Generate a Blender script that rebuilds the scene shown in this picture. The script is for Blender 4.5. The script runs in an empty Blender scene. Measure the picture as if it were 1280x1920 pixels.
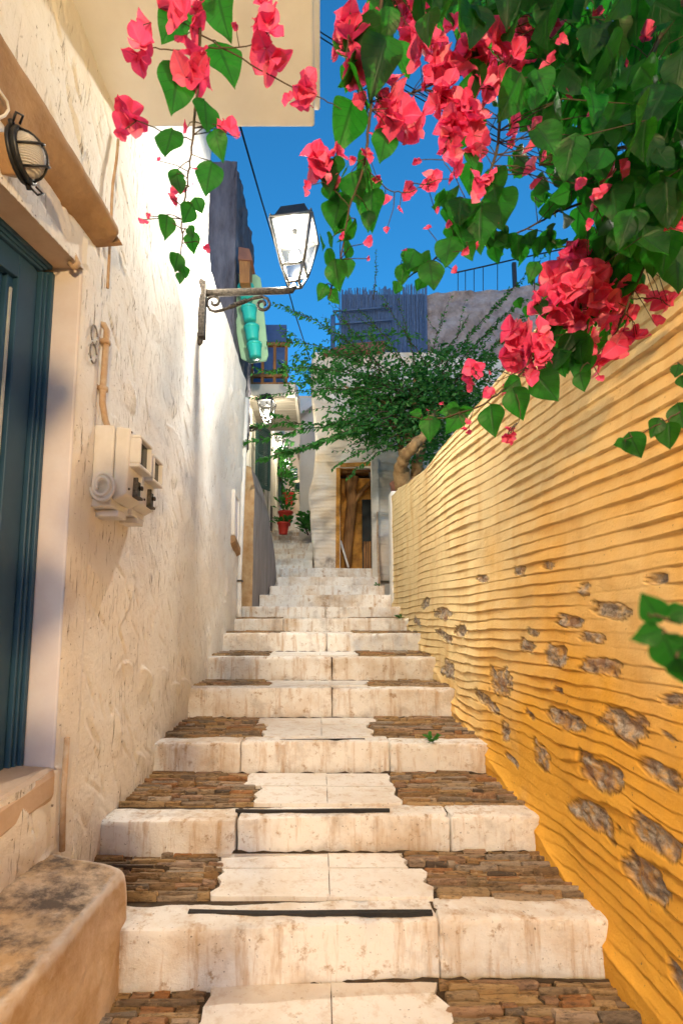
import bpy, math, random
import numpy as np
from mathutils import Vector, Matrix
R = math.radians
rng = random.Random(7)
sc = bpy.context.scene
# ------------------------------------------------------------------ camera
PITCH = math.atan(.11); FPX = 900.0; CX, CY = 600.0, 1066.0
cam = bpy.data.cameras.new('camera'); camo = bpy.data.objects.new('camera', cam); sc.collection.objects.link(camo)
camo.location = (0, 0, 0); camo.rotation_euler = (math.pi/2 + PITCH, 0, 0)
cam.sensor_width = 36; cam.lens = FPX/1920*36
cam.shift_x = 40/1920; cam.shift_y = 106/1920
cam.clip_start = .02; cam.clip_end = 3000
cam.dof.use_dof = True; cam.dof.focus_distance = 3.4; cam.dof.aperture_fstop = 5.0
sc.camera = camo
# ------------------------------------------------------------------ world, light, exposure
SUN_EL, SUN_ROT = 4.0, 185.0
w = bpy.data.worlds.new('World'); sc.world = w; w.use_nodes = True
nt = w.node_tree; bg = nt.nodes['Background']
sky = nt.nodes.new('ShaderNodeTexSky'); sky.sky_type = 'NISHITA'; sky.sun_disc = False
sky.sun_elevation = R(SUN_EL); sky.sun_rotation = R(SUN_ROT); sky.ozone_density = 5.0; sky.air_density = 1.0; sky.dust_density = .2
hs = nt.nodes.new('ShaderNodeHueSaturation'); hs.inputs['Saturation'].default_value = 1.02; hs.inputs['Hue'].default_value = .488; hs.inputs['Value'].default_value = .62
nt.links.new(sky.outputs[0], hs.inputs['Color']); nt.links.new(hs.outputs[0], bg.inputs['Color'])
bg.inputs['Strength'].default_value = .15
sun = bpy.data.lights.new('sun', 'SUN'); sun.energy = .12; sun.angle = R(12); sun.color = (1, .8, .65)
suno = bpy.data.objects.new('sun', sun); sc.collection.objects.link(suno)
suno.rotation_euler = (R(90 - SUN_EL - 20), 0, R(-(SUN_ROT - 180)))
sc.view_settings.view_transform = 'Standard'; sc.view_settings.look = 'None'
sc.view_settings.exposure = 2.55; sc.view_settings.gamma = 1
LANTERN_W = 1180.0      # bulb emission of the near street lantern
ASSUMED_WARM_W = 5800.0         # bulb of the assumed, unseen lantern behind the viewpoint
sc.render.engine = 'CYCLES'
sc.cycles.use_denoising = True
sc.cycles.max_bounces = 8; sc.cycles.diffuse_bounces = 5; sc.cycles.transparent_max_bounces = 12
sc.cycles.sample_clamp_indirect = 6; sc.cycles.caustics_refractive = False; sc.cycles.caustics_reflective = False

# ------------------------------------------------------------------ projection helpers: photo pixel + depth -> point
_F = Vector((0, math.cos(PITCH), math.sin(PITCH))); _U = Vector((0, -math.sin(PITCH), math.cos(PITCH))); _X = Vector((1, 0, 0))
def ray(px, py): return _F + _X*((px-CX)/FPX) + _U*((CY-py)/FPX)
def at(px, py, Y): v = ray(px, py); return v*(Y/v.y)
def atX(px, py, X): v = ray(px, py); return v*(X/v.x)
XL, XR = -1.08, 1.12
# ------------------------------------------------------------------ mesh helpers
class MB:
    def __init__(s): s.v = []; s.f = []; s.m = []; s.sm = []; s.a1 = []; s.a2 = []
    def add(s, vs, fs, mi=0, smooth=False):
        o = len(s.v); s.v += [tuple(p) for p in vs]
        for f in fs: s.f.append(tuple(i+o for i in f)); s.m.append(mi); s.sm.append(smooth)
    def box(s, a, b, mi=0, M=None):
        x0, y0, z0 = a; x1, y1, z1 = b
        vs = [Vector(p) for p in ((x0,y0,z0),(x1,y0,z0),(x1,y1,z0),(x0,y1,z0),(x0,y0,z1),(x1,y0,z1),(x1,y1,z1),(x0,y1,z1))]
        if M is not None: vs = [M @ p for p in vs]
        s.hexa(vs, mi)
    def hexa(s, vs, mi=0):
        s.add(vs, [(0,3,2,1),(4,5,6,7),(0,1,5,4),(1,2,6,5),(2,3,7,6),(3,0,4,7)], mi)
    def prism(s, pts, off, mi=0):
        n = len(pts); off = Vector(off); vs = [Vector(p) for p in pts]; vs += [p+off for p in vs]
        s.add(vs, [tuple(range(n))[::-1], tuple(range(n, 2*n))] + [(i, (i+1) % n, n+(i+1) % n, n+i) for i in range(n)], mi)
    def tube(s, pts, r, n=8, mi=0, flat=1.0, caps=True):
        pts = [Vector(p) for p in pts]; k = len(pts)
        rs = r if isinstance(r, (list, tuple)) else [r]*k
        up = Vector((0, 0, 1)); vs = []
        t0 = (pts[1]-pts[0]).normalized()
        if abs(t0.dot(up)) > .9: up = Vector((0, 1, 0))
        nrm = t0.cross(up).normalized()
        for i, p in enumerate(pts):
            t = (pts[min(i+1, k-1)]-pts[max(i-1, 0)])
            t = t.normalized() if t.length > 1e-9 else t0
            nrm = (nrm - t*nrm.dot(t)); nrm = nrm.normalized() if nrm.length > 1e-6 else t.orthogonal().normalized()
            b = t.cross(nrm)
            for j in range(n):
                a = 2*math.pi*j/n
                vs.append(p + nrm*(math.cos(a)*rs[i]) + b*(math.sin(a)*rs[i]*flat))
        fs = [(i*n+j, i*n+(j+1) % n, (i+1)*n+(j+1) % n, (i+1)*n+j) for i in range(k-1) for j in range(n)]
        if caps: fs += [tuple(range(n))[::-1], tuple(range((k-1)*n, k*n))]
        s.add(vs, fs, mi, True)
    def lathe(s, prof, c=(0, 0, 0), n=20, mi=0, M=None, smooth=True):
        c = Vector(c); vs = []
        for r, z in prof:
            for j in range(n):
                a = 2*math.pi*j/n; p = Vector((r*math.cos(a), r*math.sin(a), z))
                vs.append((M @ p if M is not None else p) + c)
        k = len(prof)
        fs = [(i*n+j, i*n+(j+1) % n, (i+1)*n+(j+1) % n, (i+1)*n+j) for i in range(k-1) for j in range(n)]
        fs += [tuple(range(n))[::-1], tuple(range((k-1)*n, k*n))]
        s.add(vs, fs, mi, smooth)
    def build(s, name, mats, parent=None, bevel=0, seg=2):
        me = bpy.data.meshes.new(name); me.from_pydata(s.v, [], s.f)
        for m in (mats if isinstance(mats, (list, tuple)) else [mats]): me.materials.append(m)
        me.polygons.foreach_set('material_index', s.m); me.polygons.foreach_set('use_smooth', s.sm)
        me.update()
        if s.a1 and len(s.a1) == len(s.v):
            for k_, A_ in (('lat', s.a1), ('len', s.a2)): me.attributes.new(k_, 'FLOAT', 'POINT').data.foreach_set('value', A_)
        me.validate(); me.update()
        o = bpy.data.objects.new(name, me); sc.collection.objects.link(o)
        if parent: o.parent = parent; o.matrix_parent_inverse = Matrix.Translation(-Vector(parent.location)) if parent.rotation_euler.z == 0 else parent.matrix_basis.inverted()
        if bevel:
            bm = o.modifiers.new('bevel', 'BEVEL'); bm.width = bevel; bm.segments = seg; bm.limit_method = 'ANGLE'; bm.angle_limit = R(40)
        return o
def tag(o, label=None, cat=None, group=None, kind=None):
    if label: o['label'] = label
    if cat: o['category'] = cat
    if group: o['group'] = group
    if kind: o['kind'] = kind
    return o
def empty(name, loc, label=None, cat=None, group=None, kind=None):
    o = bpy.data.objects.new(name, None); o.location = loc; o.empty_display_size = .1
    sc.collection.objects.link(o); return tag(o, label, cat, group, kind)
def copy_tree(o, parent=None):
    c = o.copy(); sc.collection.objects.link(c)
    if parent: c.parent = parent; c.matrix_parent_inverse = o.matrix_parent_inverse
    for ch in list(o.children): copy_tree(ch, c)
    return c
def lattice(seed, n=256): return np.random.RandomState(seed).rand(n, n)
_lat = {}
def vnoise(x, y, seed=0):
    if seed not in _lat: _lat[seed] = lattice(seed)
    L = _lat[seed]; x = np.asarray(x, float); y = np.asarray(y, float)
    xi = np.floor(x).astype(int); yi = np.floor(y).astype(int); fx = x-xi; fy = y-yi
    fx = fx*fx*(3-2*fx); fy = fy*fy*(3-2*fy)
    a = L[xi % 256, yi % 256]; b = L[(xi+1) % 256, yi % 256]; c = L[xi % 256, (yi+1) % 256]; d = L[(xi+1) % 256, (yi+1) % 256]
    return (a*(1-fx)+b*fx)*(1-fy)+(c*(1-fx)+d*fx)*fy - .5
def fbm(x, y, seed=0, o=4):
    s = 0; a = 1.0
    for i in range(o): s = s + a*vnoise(x*2**i, y*2**i, seed+i); a *= .5
    return s
def grid_obj(name, P, keep, mat, parent=None, attr=None, smooth=True):
    """P: (n,m,3) array; keep: (n-1,m-1) mask"""
    n, m, _ = P.shape; idx = np.arange(n*m).reshape(n, m)
    q = np.stack([idx[:-1, :-1], idx[1:, :-1], idx[1:, 1:], idx[:-1, 1:]], -1)[keep]
    used, inv = np.unique(q.ravel(), return_inverse=True); q = inv.reshape(-1, 4)
    V = P.reshape(-1, 3)[used]
    me = bpy.data.meshes.new(name); me.vertices.add(len(V)); me.vertices.foreach_set('co', V.ravel())
    me.loops.add(q.size); me.loops.foreach_set('vertex_index', q.ravel().astype(np.int32))
    me.polygons.add(len(q)); me.polygons.foreach_set('loop_start', np.arange(0, q.size, 4, dtype=np.int32))
    me.polygons.foreach_set('use_smooth', np.full(len(q), smooth))
    me.update(calc_edges=True); me.validate()
    if attr:
        for k, A in attr.items():
            at_ = me.attributes.new(k, 'FLOAT', 'POINT'); at_.data.foreach_set('value', A.ravel()[used].astype(np.float32))
    me.materials.append(mat)
    o = bpy.data.objects.new(name, me); sc.collection.objects.link(o)
    if parent: o.parent = parent; o.matrix_parent_inverse = Matrix.Translation(-Vector(parent.location))
    return o
# ------------------------------------------------------------------ materials
class NT:
    def __init__(s, name):
        s.m = bpy.data.materials.new(name); s.m.use_nodes = True; s.t = s.m.node_tree; s.n = s.t.nodes
        s.p = s.n['Principled BSDF']; s.out = s.n['Material Output']
    def node(s, typ, **kw):
        n = s.n.new(typ)
        for k, v in kw.items(): setattr(n, k, v)
        return n
    def link(s, a, b): s.t.links.new(a, b)
    def coord(s, scale=(1, 1, 1), rot=(0, 0, 0)):
        tc = s.node('ShaderNodeTexCoord'); mp = s.node('ShaderNodeMapping')
        mp.inputs['Scale'].default_value = scale; mp.inputs['Rotation'].default_value = rot
        s.link(tc.outputs['Object'], mp.inputs[0]); return mp.outputs[0]
    def noise(s, scale, detail=6, rough=.6, co=None, dist=0):
        n = s.node('ShaderNodeTexNoise'); n.inputs['Scale'].default_value = scale; n.inputs['Detail'].default_value = detail
        n.inputs['Roughness'].default_value = rough; n.inputs['Distortion'].default_value = dist
        s.link(co if co is not None else s.coord(), n.inputs['Vector']); return n.outputs['Fac']
    def ramp(s, fac, stops):
        r = s.node('ShaderNodeValToRGB'); e = r.color_ramp.elements
        while len(e) > 1: e.remove(e[-1])
        for i, (p, c) in enumerate(stops):
            el = e[0] if i == 0 else e.new(p)
            el.position = p; el.color = (*c, 1) if not isinstance(c, (int, float)) else (c, c, c, 1)
        s.link(fac, r.inputs[0]); return r.outputs['Color']
    def mix(s, f, a, b, mode='MIX'):
        n = s.node('ShaderNodeMix', data_type='RGBA', blend_type=mode)
        for i, v in ((0, f), (6, a), (7, b)):
            if hasattr(v, 'is_linked') or hasattr(v, 'links'): s.link(v, n.inputs[i])
            elif isinstance(v, (int, float)): n.inputs[i].default_value = v
            else: n.inputs[i].default_value = (*v, 1)
        return n.outputs[2]
    def bump(s, h, strength=.5, dist=.01, prev=None):
        b = s.node('ShaderNodeBump'); b.inputs['Strength'].default_value = strength; b.inputs['Distance'].default_value = dist
        s.link(h, b.inputs['Height'])
        if prev is not None: s.link(prev, b.inputs['Normal'])
        return b.outputs[0]
    def fin(s, col, rough=.8, normal=None, metal=0, spec=.3):
        if hasattr(col, 'links'): s.link(col, s.p.inputs['Base Color'])
        else: s.p.inputs['Base Color'].default_value = (*col, 1)
        s.p.inputs['Roughness'].default_value = rough; s.p.inputs['Metallic'].default_value = metal
        s.p.inputs['Specular IOR Level'].default_value = spec
        if normal is not None: s.link(normal, s.p.inputs['Normal'])
        return s.m
def simple(name, c1, c2=None, scale=8, rough=.7, bump=.2, bs=60, metal=0, stretch=(1, 1, 1), spec=.3, bd=.004):
    t = NT(name); c2 = c2 or tuple(x*.75 for x in c1); co = t.coord(stretch)
    col = t.ramp(t.noise(scale, 6, .65, co), [(.3, c2), (.68, c1)])
    nb = t.bump(t.noise(bs, 5, .6, co), bump, bd)
    return t.fin(col, rough, nb, metal, spec)
def m_left_plaster():
    t = NT('trowelled_white_plaster')
    big = t.noise(1.3, 5, .6); st = t.noise(5.0, 8, .7)
    col = t.mix(t.ramp(big, [(.42, 0.0), (.7, .55)]), (.82, .79, .74), (.74, .63, .51))
    col = t.mix(t.ramp(st, [(.55, 0.0), (.75, .5)]), col, (.70, .60, .48))
    co = t.coord((1, 70, 6), (R(38), 0, 0))
    gs = t.noise(1.0, 4, .7, co, .25)
    msk = t.ramp(t.noise(3.0, 3, .5), [(.42, 0.0), (.56, 1.0)])
    g = t.ramp(gs, [(.345, 1.0), (.415, 0.0)]); g = t.mix(1.0, g, msk, 'MULTIPLY')
    sp = t.ramp(t.noise(55, 3, .5), [(.26, 1.0), (.32, 0.0)])
    gg = t.mix(1.0, g, sp, 'ADD')
    col = t.mix(t.mix(1.0, gg, (.75, .75, .75), 'MULTIPLY'), col, (.22, .15, .10))
    inv = t.ramp(gg, [(0, 1.0), (1, 0.0)])
    n1 = t.bump(inv, .8, .006); n2 = t.bump(t.noise(24, 8, .7), .55, .016, n1)
    return t.fin(col, .9, n2, 0, .15)
def m_right_plaster():
    t = NT('ridged_cream_plaster')
    big = t.noise(1.0, 4, .6)
    sx = t.node('ShaderNodeSeparateXYZ'); t.link(t.coord(), sx.inputs[0])
    def lin(a_, k_, c_):
        n_ = t.node('ShaderNodeMath', operation='MULTIPLY_ADD'); t.link(a_, n_.inputs[0]); n_.inputs[1].default_value = k_
        if hasattr(c_, 'links'): t.link(c_, n_.inputs[2])
        else: n_.inputs[2].default_value = c_
        return n_.outputs[0]
    ochre_mix = lin(big, 1.5, lin(sx.outputs['Z'], -.42, lin(sx.outputs['Y'], -.20, .22)))  # more ochre towards the base and the near end, broken by noise
    col = t.mix(t.ramp(ochre_mix, [(.25, 0.0), (.80, 1.0)]), (.86, .66, .34), (.86, .45, .065))
    vs = t.noise(1.0, 4, .6, t.coord((1, 5, .9)))
    col = t.mix(t.ramp(vs, [(.48, 0.0), (.72, .5)]), col, (.66, .33, .07))
    sp = t.ramp(t.noise(60, 4, .6), [(.26, 1.0), (.33, 0.0)])
    col = t.mix(sp, col, (.30, .17, .07))
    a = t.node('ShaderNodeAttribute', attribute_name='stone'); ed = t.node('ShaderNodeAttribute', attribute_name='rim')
    sn = t.noise(1.0, 7, .75, t.coord((30, 26, 44)))
    scol = t.ramp(sn, [(.30, (.06, .05, .04)), (.42, (.24, .19, .15)), (.55, (.42, .36, .30)), (.70, (.64, .58, .52))])
    rust = t.ramp(t.noise(9, 3, .5), [(.5, 0.0), (.66, .6)])
    scol = t.mix(rust, scol, (.30, .13, .05))
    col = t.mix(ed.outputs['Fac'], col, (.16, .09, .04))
    smear = t.ramp(t.noise(17, 5, .65), [(.48, 1.0), (.64, .45)])
    col = t.mix(t.mix(1.0, a.outputs['Fac'], smear, 'MULTIPLY'), col, scol)
    n1 = t.bump(t.noise(45, 8, .65), .45, .008); n2 = t.bump(sn, .5, .006, n1)
    return t.fin(col, .88, n2, 0, .15)
def m_marble(name, c=(.80, .76, .70), stain=.6, dark=(.38, .24, .12)):
    t = NT(name)
    big = t.noise(2.2, 6, .65); fine = t.noise(14, 8, .75)
    col = t.mix(t.ramp(big, [(.47, 0.0), (.70, stain)]), c, (.56, .39, .22))
    dr = t.noise(1.0, 5, .7, t.coord((14, 14, 1.6)))
    col = t.mix(t.ramp(dr, [(.52, 0.0), (.70, stain)]), col, (.46, .27, .11))
    col = t.mix(t.ramp(fine, [(.57, 0.0), (.66, .8)]), col, dark)
    col = t.mix(t.ramp(t.noise(70, 4, .6), [(.27, .9), (.35, 0.0)]), col, (.10, .07, .05))
    if name == 'worn_white_stone':          # rust run down the middle of the stairs
        sx = t.node('ShaderNodeSeparateXYZ'); t.link(t.coord(), sx.inputs[0])
        rr = t.ramp(sx.outputs['X'], [(0, 0.0), (.05, .7), (.10, .9), (.19, 0.0)])
        rm = t.mix(1.0, rr, t.ramp(t.noise(13, 6, .75), [(.46, 0.0), (.62, .9)]), 'MULTIPLY'); rm = t.mix(1.0, rm, t.ramp(t.noise(2.1, 3, .5), [(.44, 0.0), (.56, 1.0)]), 'MULTIPLY')
        col = t.mix(rm, col, (.36, .19, .06))
        gr = t.ramp(t.noise(4.0, 5, .7), [(.54, 0.0), (.68, .55)]); col = t.mix(gr, col, (.42, .37, .33))
    n1 = t.bump(fine, .7, .012); n2 = t.bump(t.noise(60, 6, .7), .5, .006, n1)
    return t.fin(col, .75, n2, 0, .25)
def m_slate():
    t = NT('rusty_slate')
    g = t.node('ShaderNodeNewGeometry')
    base = t.ramp(g.outputs['Random Per Island'], [(0, (.09, .07, .055)), (.2, (.36, .22, .10)), (.38, (.20, .16, .12)), (.55, (.42, .28, .13)), (.75, (.32, .27, .22)), (.9, (.34, .16, .06)), (1, (.46, .38, .29))])
    n = t.noise(1.0, 7, .75, t.coord((22, 60, 60)))
    col = t.mix(t.ramp(n, [(.34, .85), (.52, 0.0)]), base, (.05, .035, .025))
    col = t.mix(t.ramp(t.noise(30, 5, .6), [(.60, 0.0), (.72, .7)]), col, (.55, .40, .25))
    return t.fin(col, .7, t.bump(n, .8, .012), 0, .3)
def m_leaf(name, c1, c2, tr=.5, trc=(.12, .42, .04), gloss=.35, veins=False, c3=None):
    t = NT(name); g = t.node('ShaderNodeNewGeometry')
    col = t.ramp(g.outputs['Random Per Island'], [(0, c1), (.6, c2), (1, c3 or c2)])
    spot = t.ramp(t.noise(45, 5, .65), [(.35, 0.0), (.7, .5)])
    col = t.mix(spot, col, tuple(min(x*1.5, .9) for x in c2))
    tcol = t.mix(t.ramp(t.noise(30, 4, .6), [(.3, 0.0), (.75, .6)]), trc, tuple(x*.45 for x in trc))
    def mth(op, a, b_=0.0):
        n = t.node('ShaderNodeMath', operation=op)
        for i, v in enumerate((a, b_)):
            if hasattr(v, 'links'): t.link(v, n.inputs[i])
            else: n.inputs[i].default_value = v
        return n.outputs[0]
    nrm = None
    if veins:
        la = t.node('ShaderNodeAttribute', attribute_name='lat').outputs['Fac']; le = t.node('ShaderNodeAttribute', attribute_name='len').outputs['Fac']
        ab = mth('ABSOLUTE', la); fr = mth('FRACT', mth('SUBTRACT', mth('MULTIPLY', le, 6.0), mth('MULTIPLY', ab, 1.5)))
        side = t.ramp(fr, [(0, 1.0), (.05, .9), (.13, 0.0), (.93, 0.0), (1, 1.0)]); midr = t.ramp(ab, [(0, 1.0), (.05, 1.0), (.12, 0.0)])
        vn = t.mix(1.0, t.mix(1.0, side, (.55, .55, .55), 'MULTIPLY'), midr, 'LIGHTEN')
        col = t.mix(t.mix(1.0, vn, (.6, .6, .6), 'MULTIPLY'), col, tuple(min(x*2.2+.01, .9) for x in c2))
        tcol = t.mix(t.mix(1.0, vn, (.8, .8, .8), 'MULTIPLY'), tcol, tuple(x*.28 for x in trc))
        nrm = t.bump(vn, .5, .002)
        t.link(nrm, t.p.inputs['Normal'])
    t.link(col, t.p.inputs['Base Color']); t.p.inputs['Roughness'].default_value = gloss; t.p.inputs['Specular IOR Level'].default_value = .22
    tl = t.node('ShaderNodeBsdfTranslucent'); t.link(tcol, tl.inputs[0])
    mx = t.node('ShaderNodeMixShader'); mx.inputs[0].default_value = tr
    t.link(t.p.outputs[0], mx.inputs[1]); t.link(tl.outputs[0], mx.inputs[2]); t.link(mx.outputs[0], t.out.inputs[0])
    return t.m
def emit(name, col, s):
    t = NT(name); t.p.inputs['Base Color'].default_value = (.8, .8, .8, 1)
    t.p.inputs['Emission Color'].default_value = (*col, 1); t.p.inputs['Emission Strength'].default_value = s
    return t.m
def m_pane():
    t = NT('frosted_lantern_glass')
    a = t.node('ShaderNodeBsdfTransparent'); a.inputs[0].default_value = (.96, .96, .94, 1)
    b = t.node('ShaderNodeBsdfTranslucent'); b.inputs[0].default_value = (.0011, .0011, .001, 1)
    c = t.node('ShaderNodeBsdfGlossy'); c.inputs['Roughness'].default_value = .15
    d = t.ramp(t.noise(9, 4, .6), [(.3, .42), (.7, .58)])
    m1 = t.node('ShaderNodeMixShader'); t.link(d, m1.inputs[0]); t.link(a.outputs[0], m1.inputs[1]); t.link(b.outputs[0], m1.inputs[2])
    m2 = t.node('ShaderNodeMixShader'); m2.inputs[0].default_value = .05; t.link(m1.outputs[0], m2.inputs[1]); t.link(c.outputs[0], m2.inputs[2])
    t.link(m2.outputs[0], t.out.inputs[0]); return t.m
M = {}
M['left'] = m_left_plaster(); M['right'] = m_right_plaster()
M['kerb'] = m_marble('worn_white_stone', (.84, .82, .78), .8); M['slab'] = m_marble('marble_slab', (.84, .81, .76), .40, (.55, .42, .28))
M['slate'] = m_slate(); M['mortar'] = simple('dark_joint_earth', (.10, .07, .045), (.04, .03, .02), 20, .95, .5)
M['smooth'] = simple('smooth_white_plaster', (.82, .79, .73), (.74, .68, .60), 2.5, .85, .25, 40)
M['soffit'] = simple('cream_painted_slab', (.80, .81, .82), (.72, .72, .71), 3, .8, .15, 50)
M['tanplaster'] = simple('tan_plaster', (.66, .52, .40), (.52, .37, .25), 5, .85, .4, 30)
M['jamb'] = simple('painted_jamb', (.78, .74, .76), (.70, .62, .62), 4, .75, .15, 60)
M['hood'] = simple('sandy_stucco', (.40, .25, .13), (.26, .15, .075), 7, .9, .5, 30, bd=.01)
M['teal'] = simple('dark_teal_door_paint', (.026, .085, .15), (.02, .068, .125), 5, .5, .1, 90, spec=.5)
M['chrome'] = simple('pale_door_strip', (.55, .58, .58), None, 20, .4, .05)
M['iron'] = simple('weathered_iron', (.15, .13, .11), (.018, .016, .015), 45, .55, .5, 150, .6)
M['blackiron'] = simple('black_iron', (.045, .047, .05), (.025, .025, .027), 30, .4, .2, 120, .5)
M['whitemetal'] = simple('silver_painted_metal', (.24, .24, .23), (.14, .135, .13), 30, .4, .1, 90, .5)
M['boxgrey'] = simple('aged_grey_plastic', (.74, .73, .73), (.60, .58, .56), 5, .6, .1, 80)
M['darkglass'] = simple('dark_window_glass', (.02, .03, .03), (.015, .02, .02), 5, .12, .0, spec=.6)
M['pipe'] = simple('rusty_cream_pipe', (.58, .46, .34), (.40, .24, .12), 14, .6, .3)
M['whitepipe'] = simple('white_pvc', (.78, .76, .72), (.70, .66, .6), 8, .5, .1)
M['mint'] = simple('mint_green_board', (.36, .58, .36), (.30, .50, .32), 4, .6, .1)
M['tealpot'] = simple('turquoise_plastic', (.03, .50, .42), (.025, .42, .36), 5, .35, .05, spec=.5)
M['redpot'] = simple('red_plastic_pot', (.62, .05, .03), (.5, .04, .025), 5, .4, .05, spec=.5)
M['darkstone'] = simple('dark_bluish_masonry', (.20, .19, .22), (.07, .065, .08), 6, .9, .9, 12, stretch=(1, 1, .25), bd=.03)
M['wood'] = simple('orange_brown_timber', (.42, .19, .06), (.20, .085, .03), 5, .7, .5, 30, stretch=(6, 6, .8))
M['oldwood'] = simple('old_door_timber', (.40, .20, .07), (.17, .08, .03), 4, .75, .6, 25, stretch=(7, 7, .7))
M['ochre'] = simple('ochre_daub', (.66, .32, .06), (.30, .13, .035), 6, .9, .7, 22, bd=.02)
M['darkdoor'] = simple('dark_green_door', (.02, .035, .035), (.03, .02, .015), 6, .6, .3)
M['grey'] = simple('grey_violet_stucco', (.42, .37, .36), (.22, .18, .18), 4.5, .92, 1.0, 7, bd=.06)
M['greywall'] = simple('streaked_grey_render', (.34, .31, .30), (.22, .19, .18), 3.5, .9, .4, 30, stretch=(3, 3, .5))
M['tanstone'] = simple('tan_stone_plaster', (.62, .45, .26), (.40, .22, .09), 6, .9, .7, 16, bd=.015)
M['reed'] = simple('blue_grey_reed', (.12, .20, .36), (.05, .09, .18), 12, .8, .4, 40, stretch=(8, 8, 1))
M['tile'] = simple('red_brown_tile', (.30, .13, .08), (.18, .08, .06), 8, .8, .4)
M['farwall'] = simple('pale_lime_wash', (.76, .72, .64), (.66, .60, .50), 1.5, .9, .4, 14)
M['peach'] = simple('peach_wash', (.76, .60, .44), (.66, .48, .32), 1.5, .9, .3, 14)
M['plank'] = simple('weathered_plank', (.46, .42, .35), (.28, .24, .19), 4, .8, .4, 20, stretch=(.6, 8, 4))
M['shutter'] = simple('dark_green_shutter', (.03, .07, .065), (.02, .05, .045), 5, .5, .1)
M['creamshut'] = simple('cream_shutter', (.55, .52, .42), (.45, .42, .34), 5, .6, .1)
M['blue'] = simple('blue_painted_wood', (.05, .12, .30), (.04, .09, .22), 5, .5, .1)
M['cable'] = simple('black_cable', (.015, .015, .018), None, 9, .5, 0)
M['bark'] = simple('pale_ochre_bark', (.42, .27, .12), (.20, .11, .045), 9, .9, .9, 24, bd=.02)
M['stem'] = simple('dark_vine_stem', (.07, .045, .03), (.035, .03, .015), 20, .8, .4)
M['bleaf'] = m_leaf('bougainvillea_leaf', (.0025, .014, .007), (.006, .034, .010), .58, (.05, .44, .03), .45, True, (.016, .055, .012))
M['tleaf'] = m_leaf('small_tree_leaf', (.016, .085, .028), (.055, .18, .038), .42, (.07, .38, .045), .45)
M['bract'] = m_leaf('red_bract', (.58, .010, .10), (.78, .085, .22), .5, (.92, .065, .23), .6, True, (.88, .38, .50))
M['pane'] = m_pane(); M['soil'] = simple('dry_earth', (.20, .14, .09), (.12, .08, .05), 3, .95, .6)
M['bulb'] = emit('lit_white_bulb', (1, .93, .80), LANTERN_W); M['bulb_far'] = emit('lit_far_bulb', (1, .92, .75), 400)
M['bulb_assumed'] = emit('assumed_warm_bulb', (1, .67, .32), ASSUMED_WARM_W)
M['rubber'] = simple('dark_grip_strip', (.035, .032, .03), (.02, .02, .02), 40, .8, .4)

# ------------------------------------------------------------------ SETTING: terrain, stairs
STEPS = [(1.97,-1.145,-1.35),(2.54,-.98,-1.15),(3.25,-.795,-.985),(4.05,-.55,-.79),(4.70,-.343,-.57),(5.35,-.13,-.335),(6.10,.035,-.137),(6.72,.205,.036),(7.50,.41,.215),(8.15,.60,.42),(8.75,.81,.61),(9.35,1.03,.82)]
def stair(Y):
    ys = [-3, 1.969]; zs = [-1.35, -1.35]
    for i, (y, zt, zb) in enumerate(STEPS):
        ny = STEPS[i+1][0] if i+1 < len(STEPS) else 10.0
        nz = STEPS[i+1][2] if i+1 < len(STEPS) else zt
        ys += [y, ny-.001]; zs += [zt, nz]
    return np.interp(Y, ys, zs)
def ramp_z(Y): return np.interp(Y, [-40, 1, 9.5, 24, 200], [-1.9, -1.9, .5, 5.5, 40])
tb = MB(); ysl = [-60, -20, 0, 3, 6, 9, 14, 20, 40, 120, 400]
for xa, xb in ((-300, -1.6), (-1.6, 1.6), (1.6, 300)):
    for a, b in zip(ysl[:-1], ysl[1:]):
        za, zb = float(ramp_z(a))-.15, float(ramp_z(b))-.15
        tb.add([(xa, a, za), (xb, a, za), (xb, b, zb), (xa, b, zb)], [(0, 1, 2, 3)])
tag(tb.build('ground', M['soil']), kind='structure')

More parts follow.
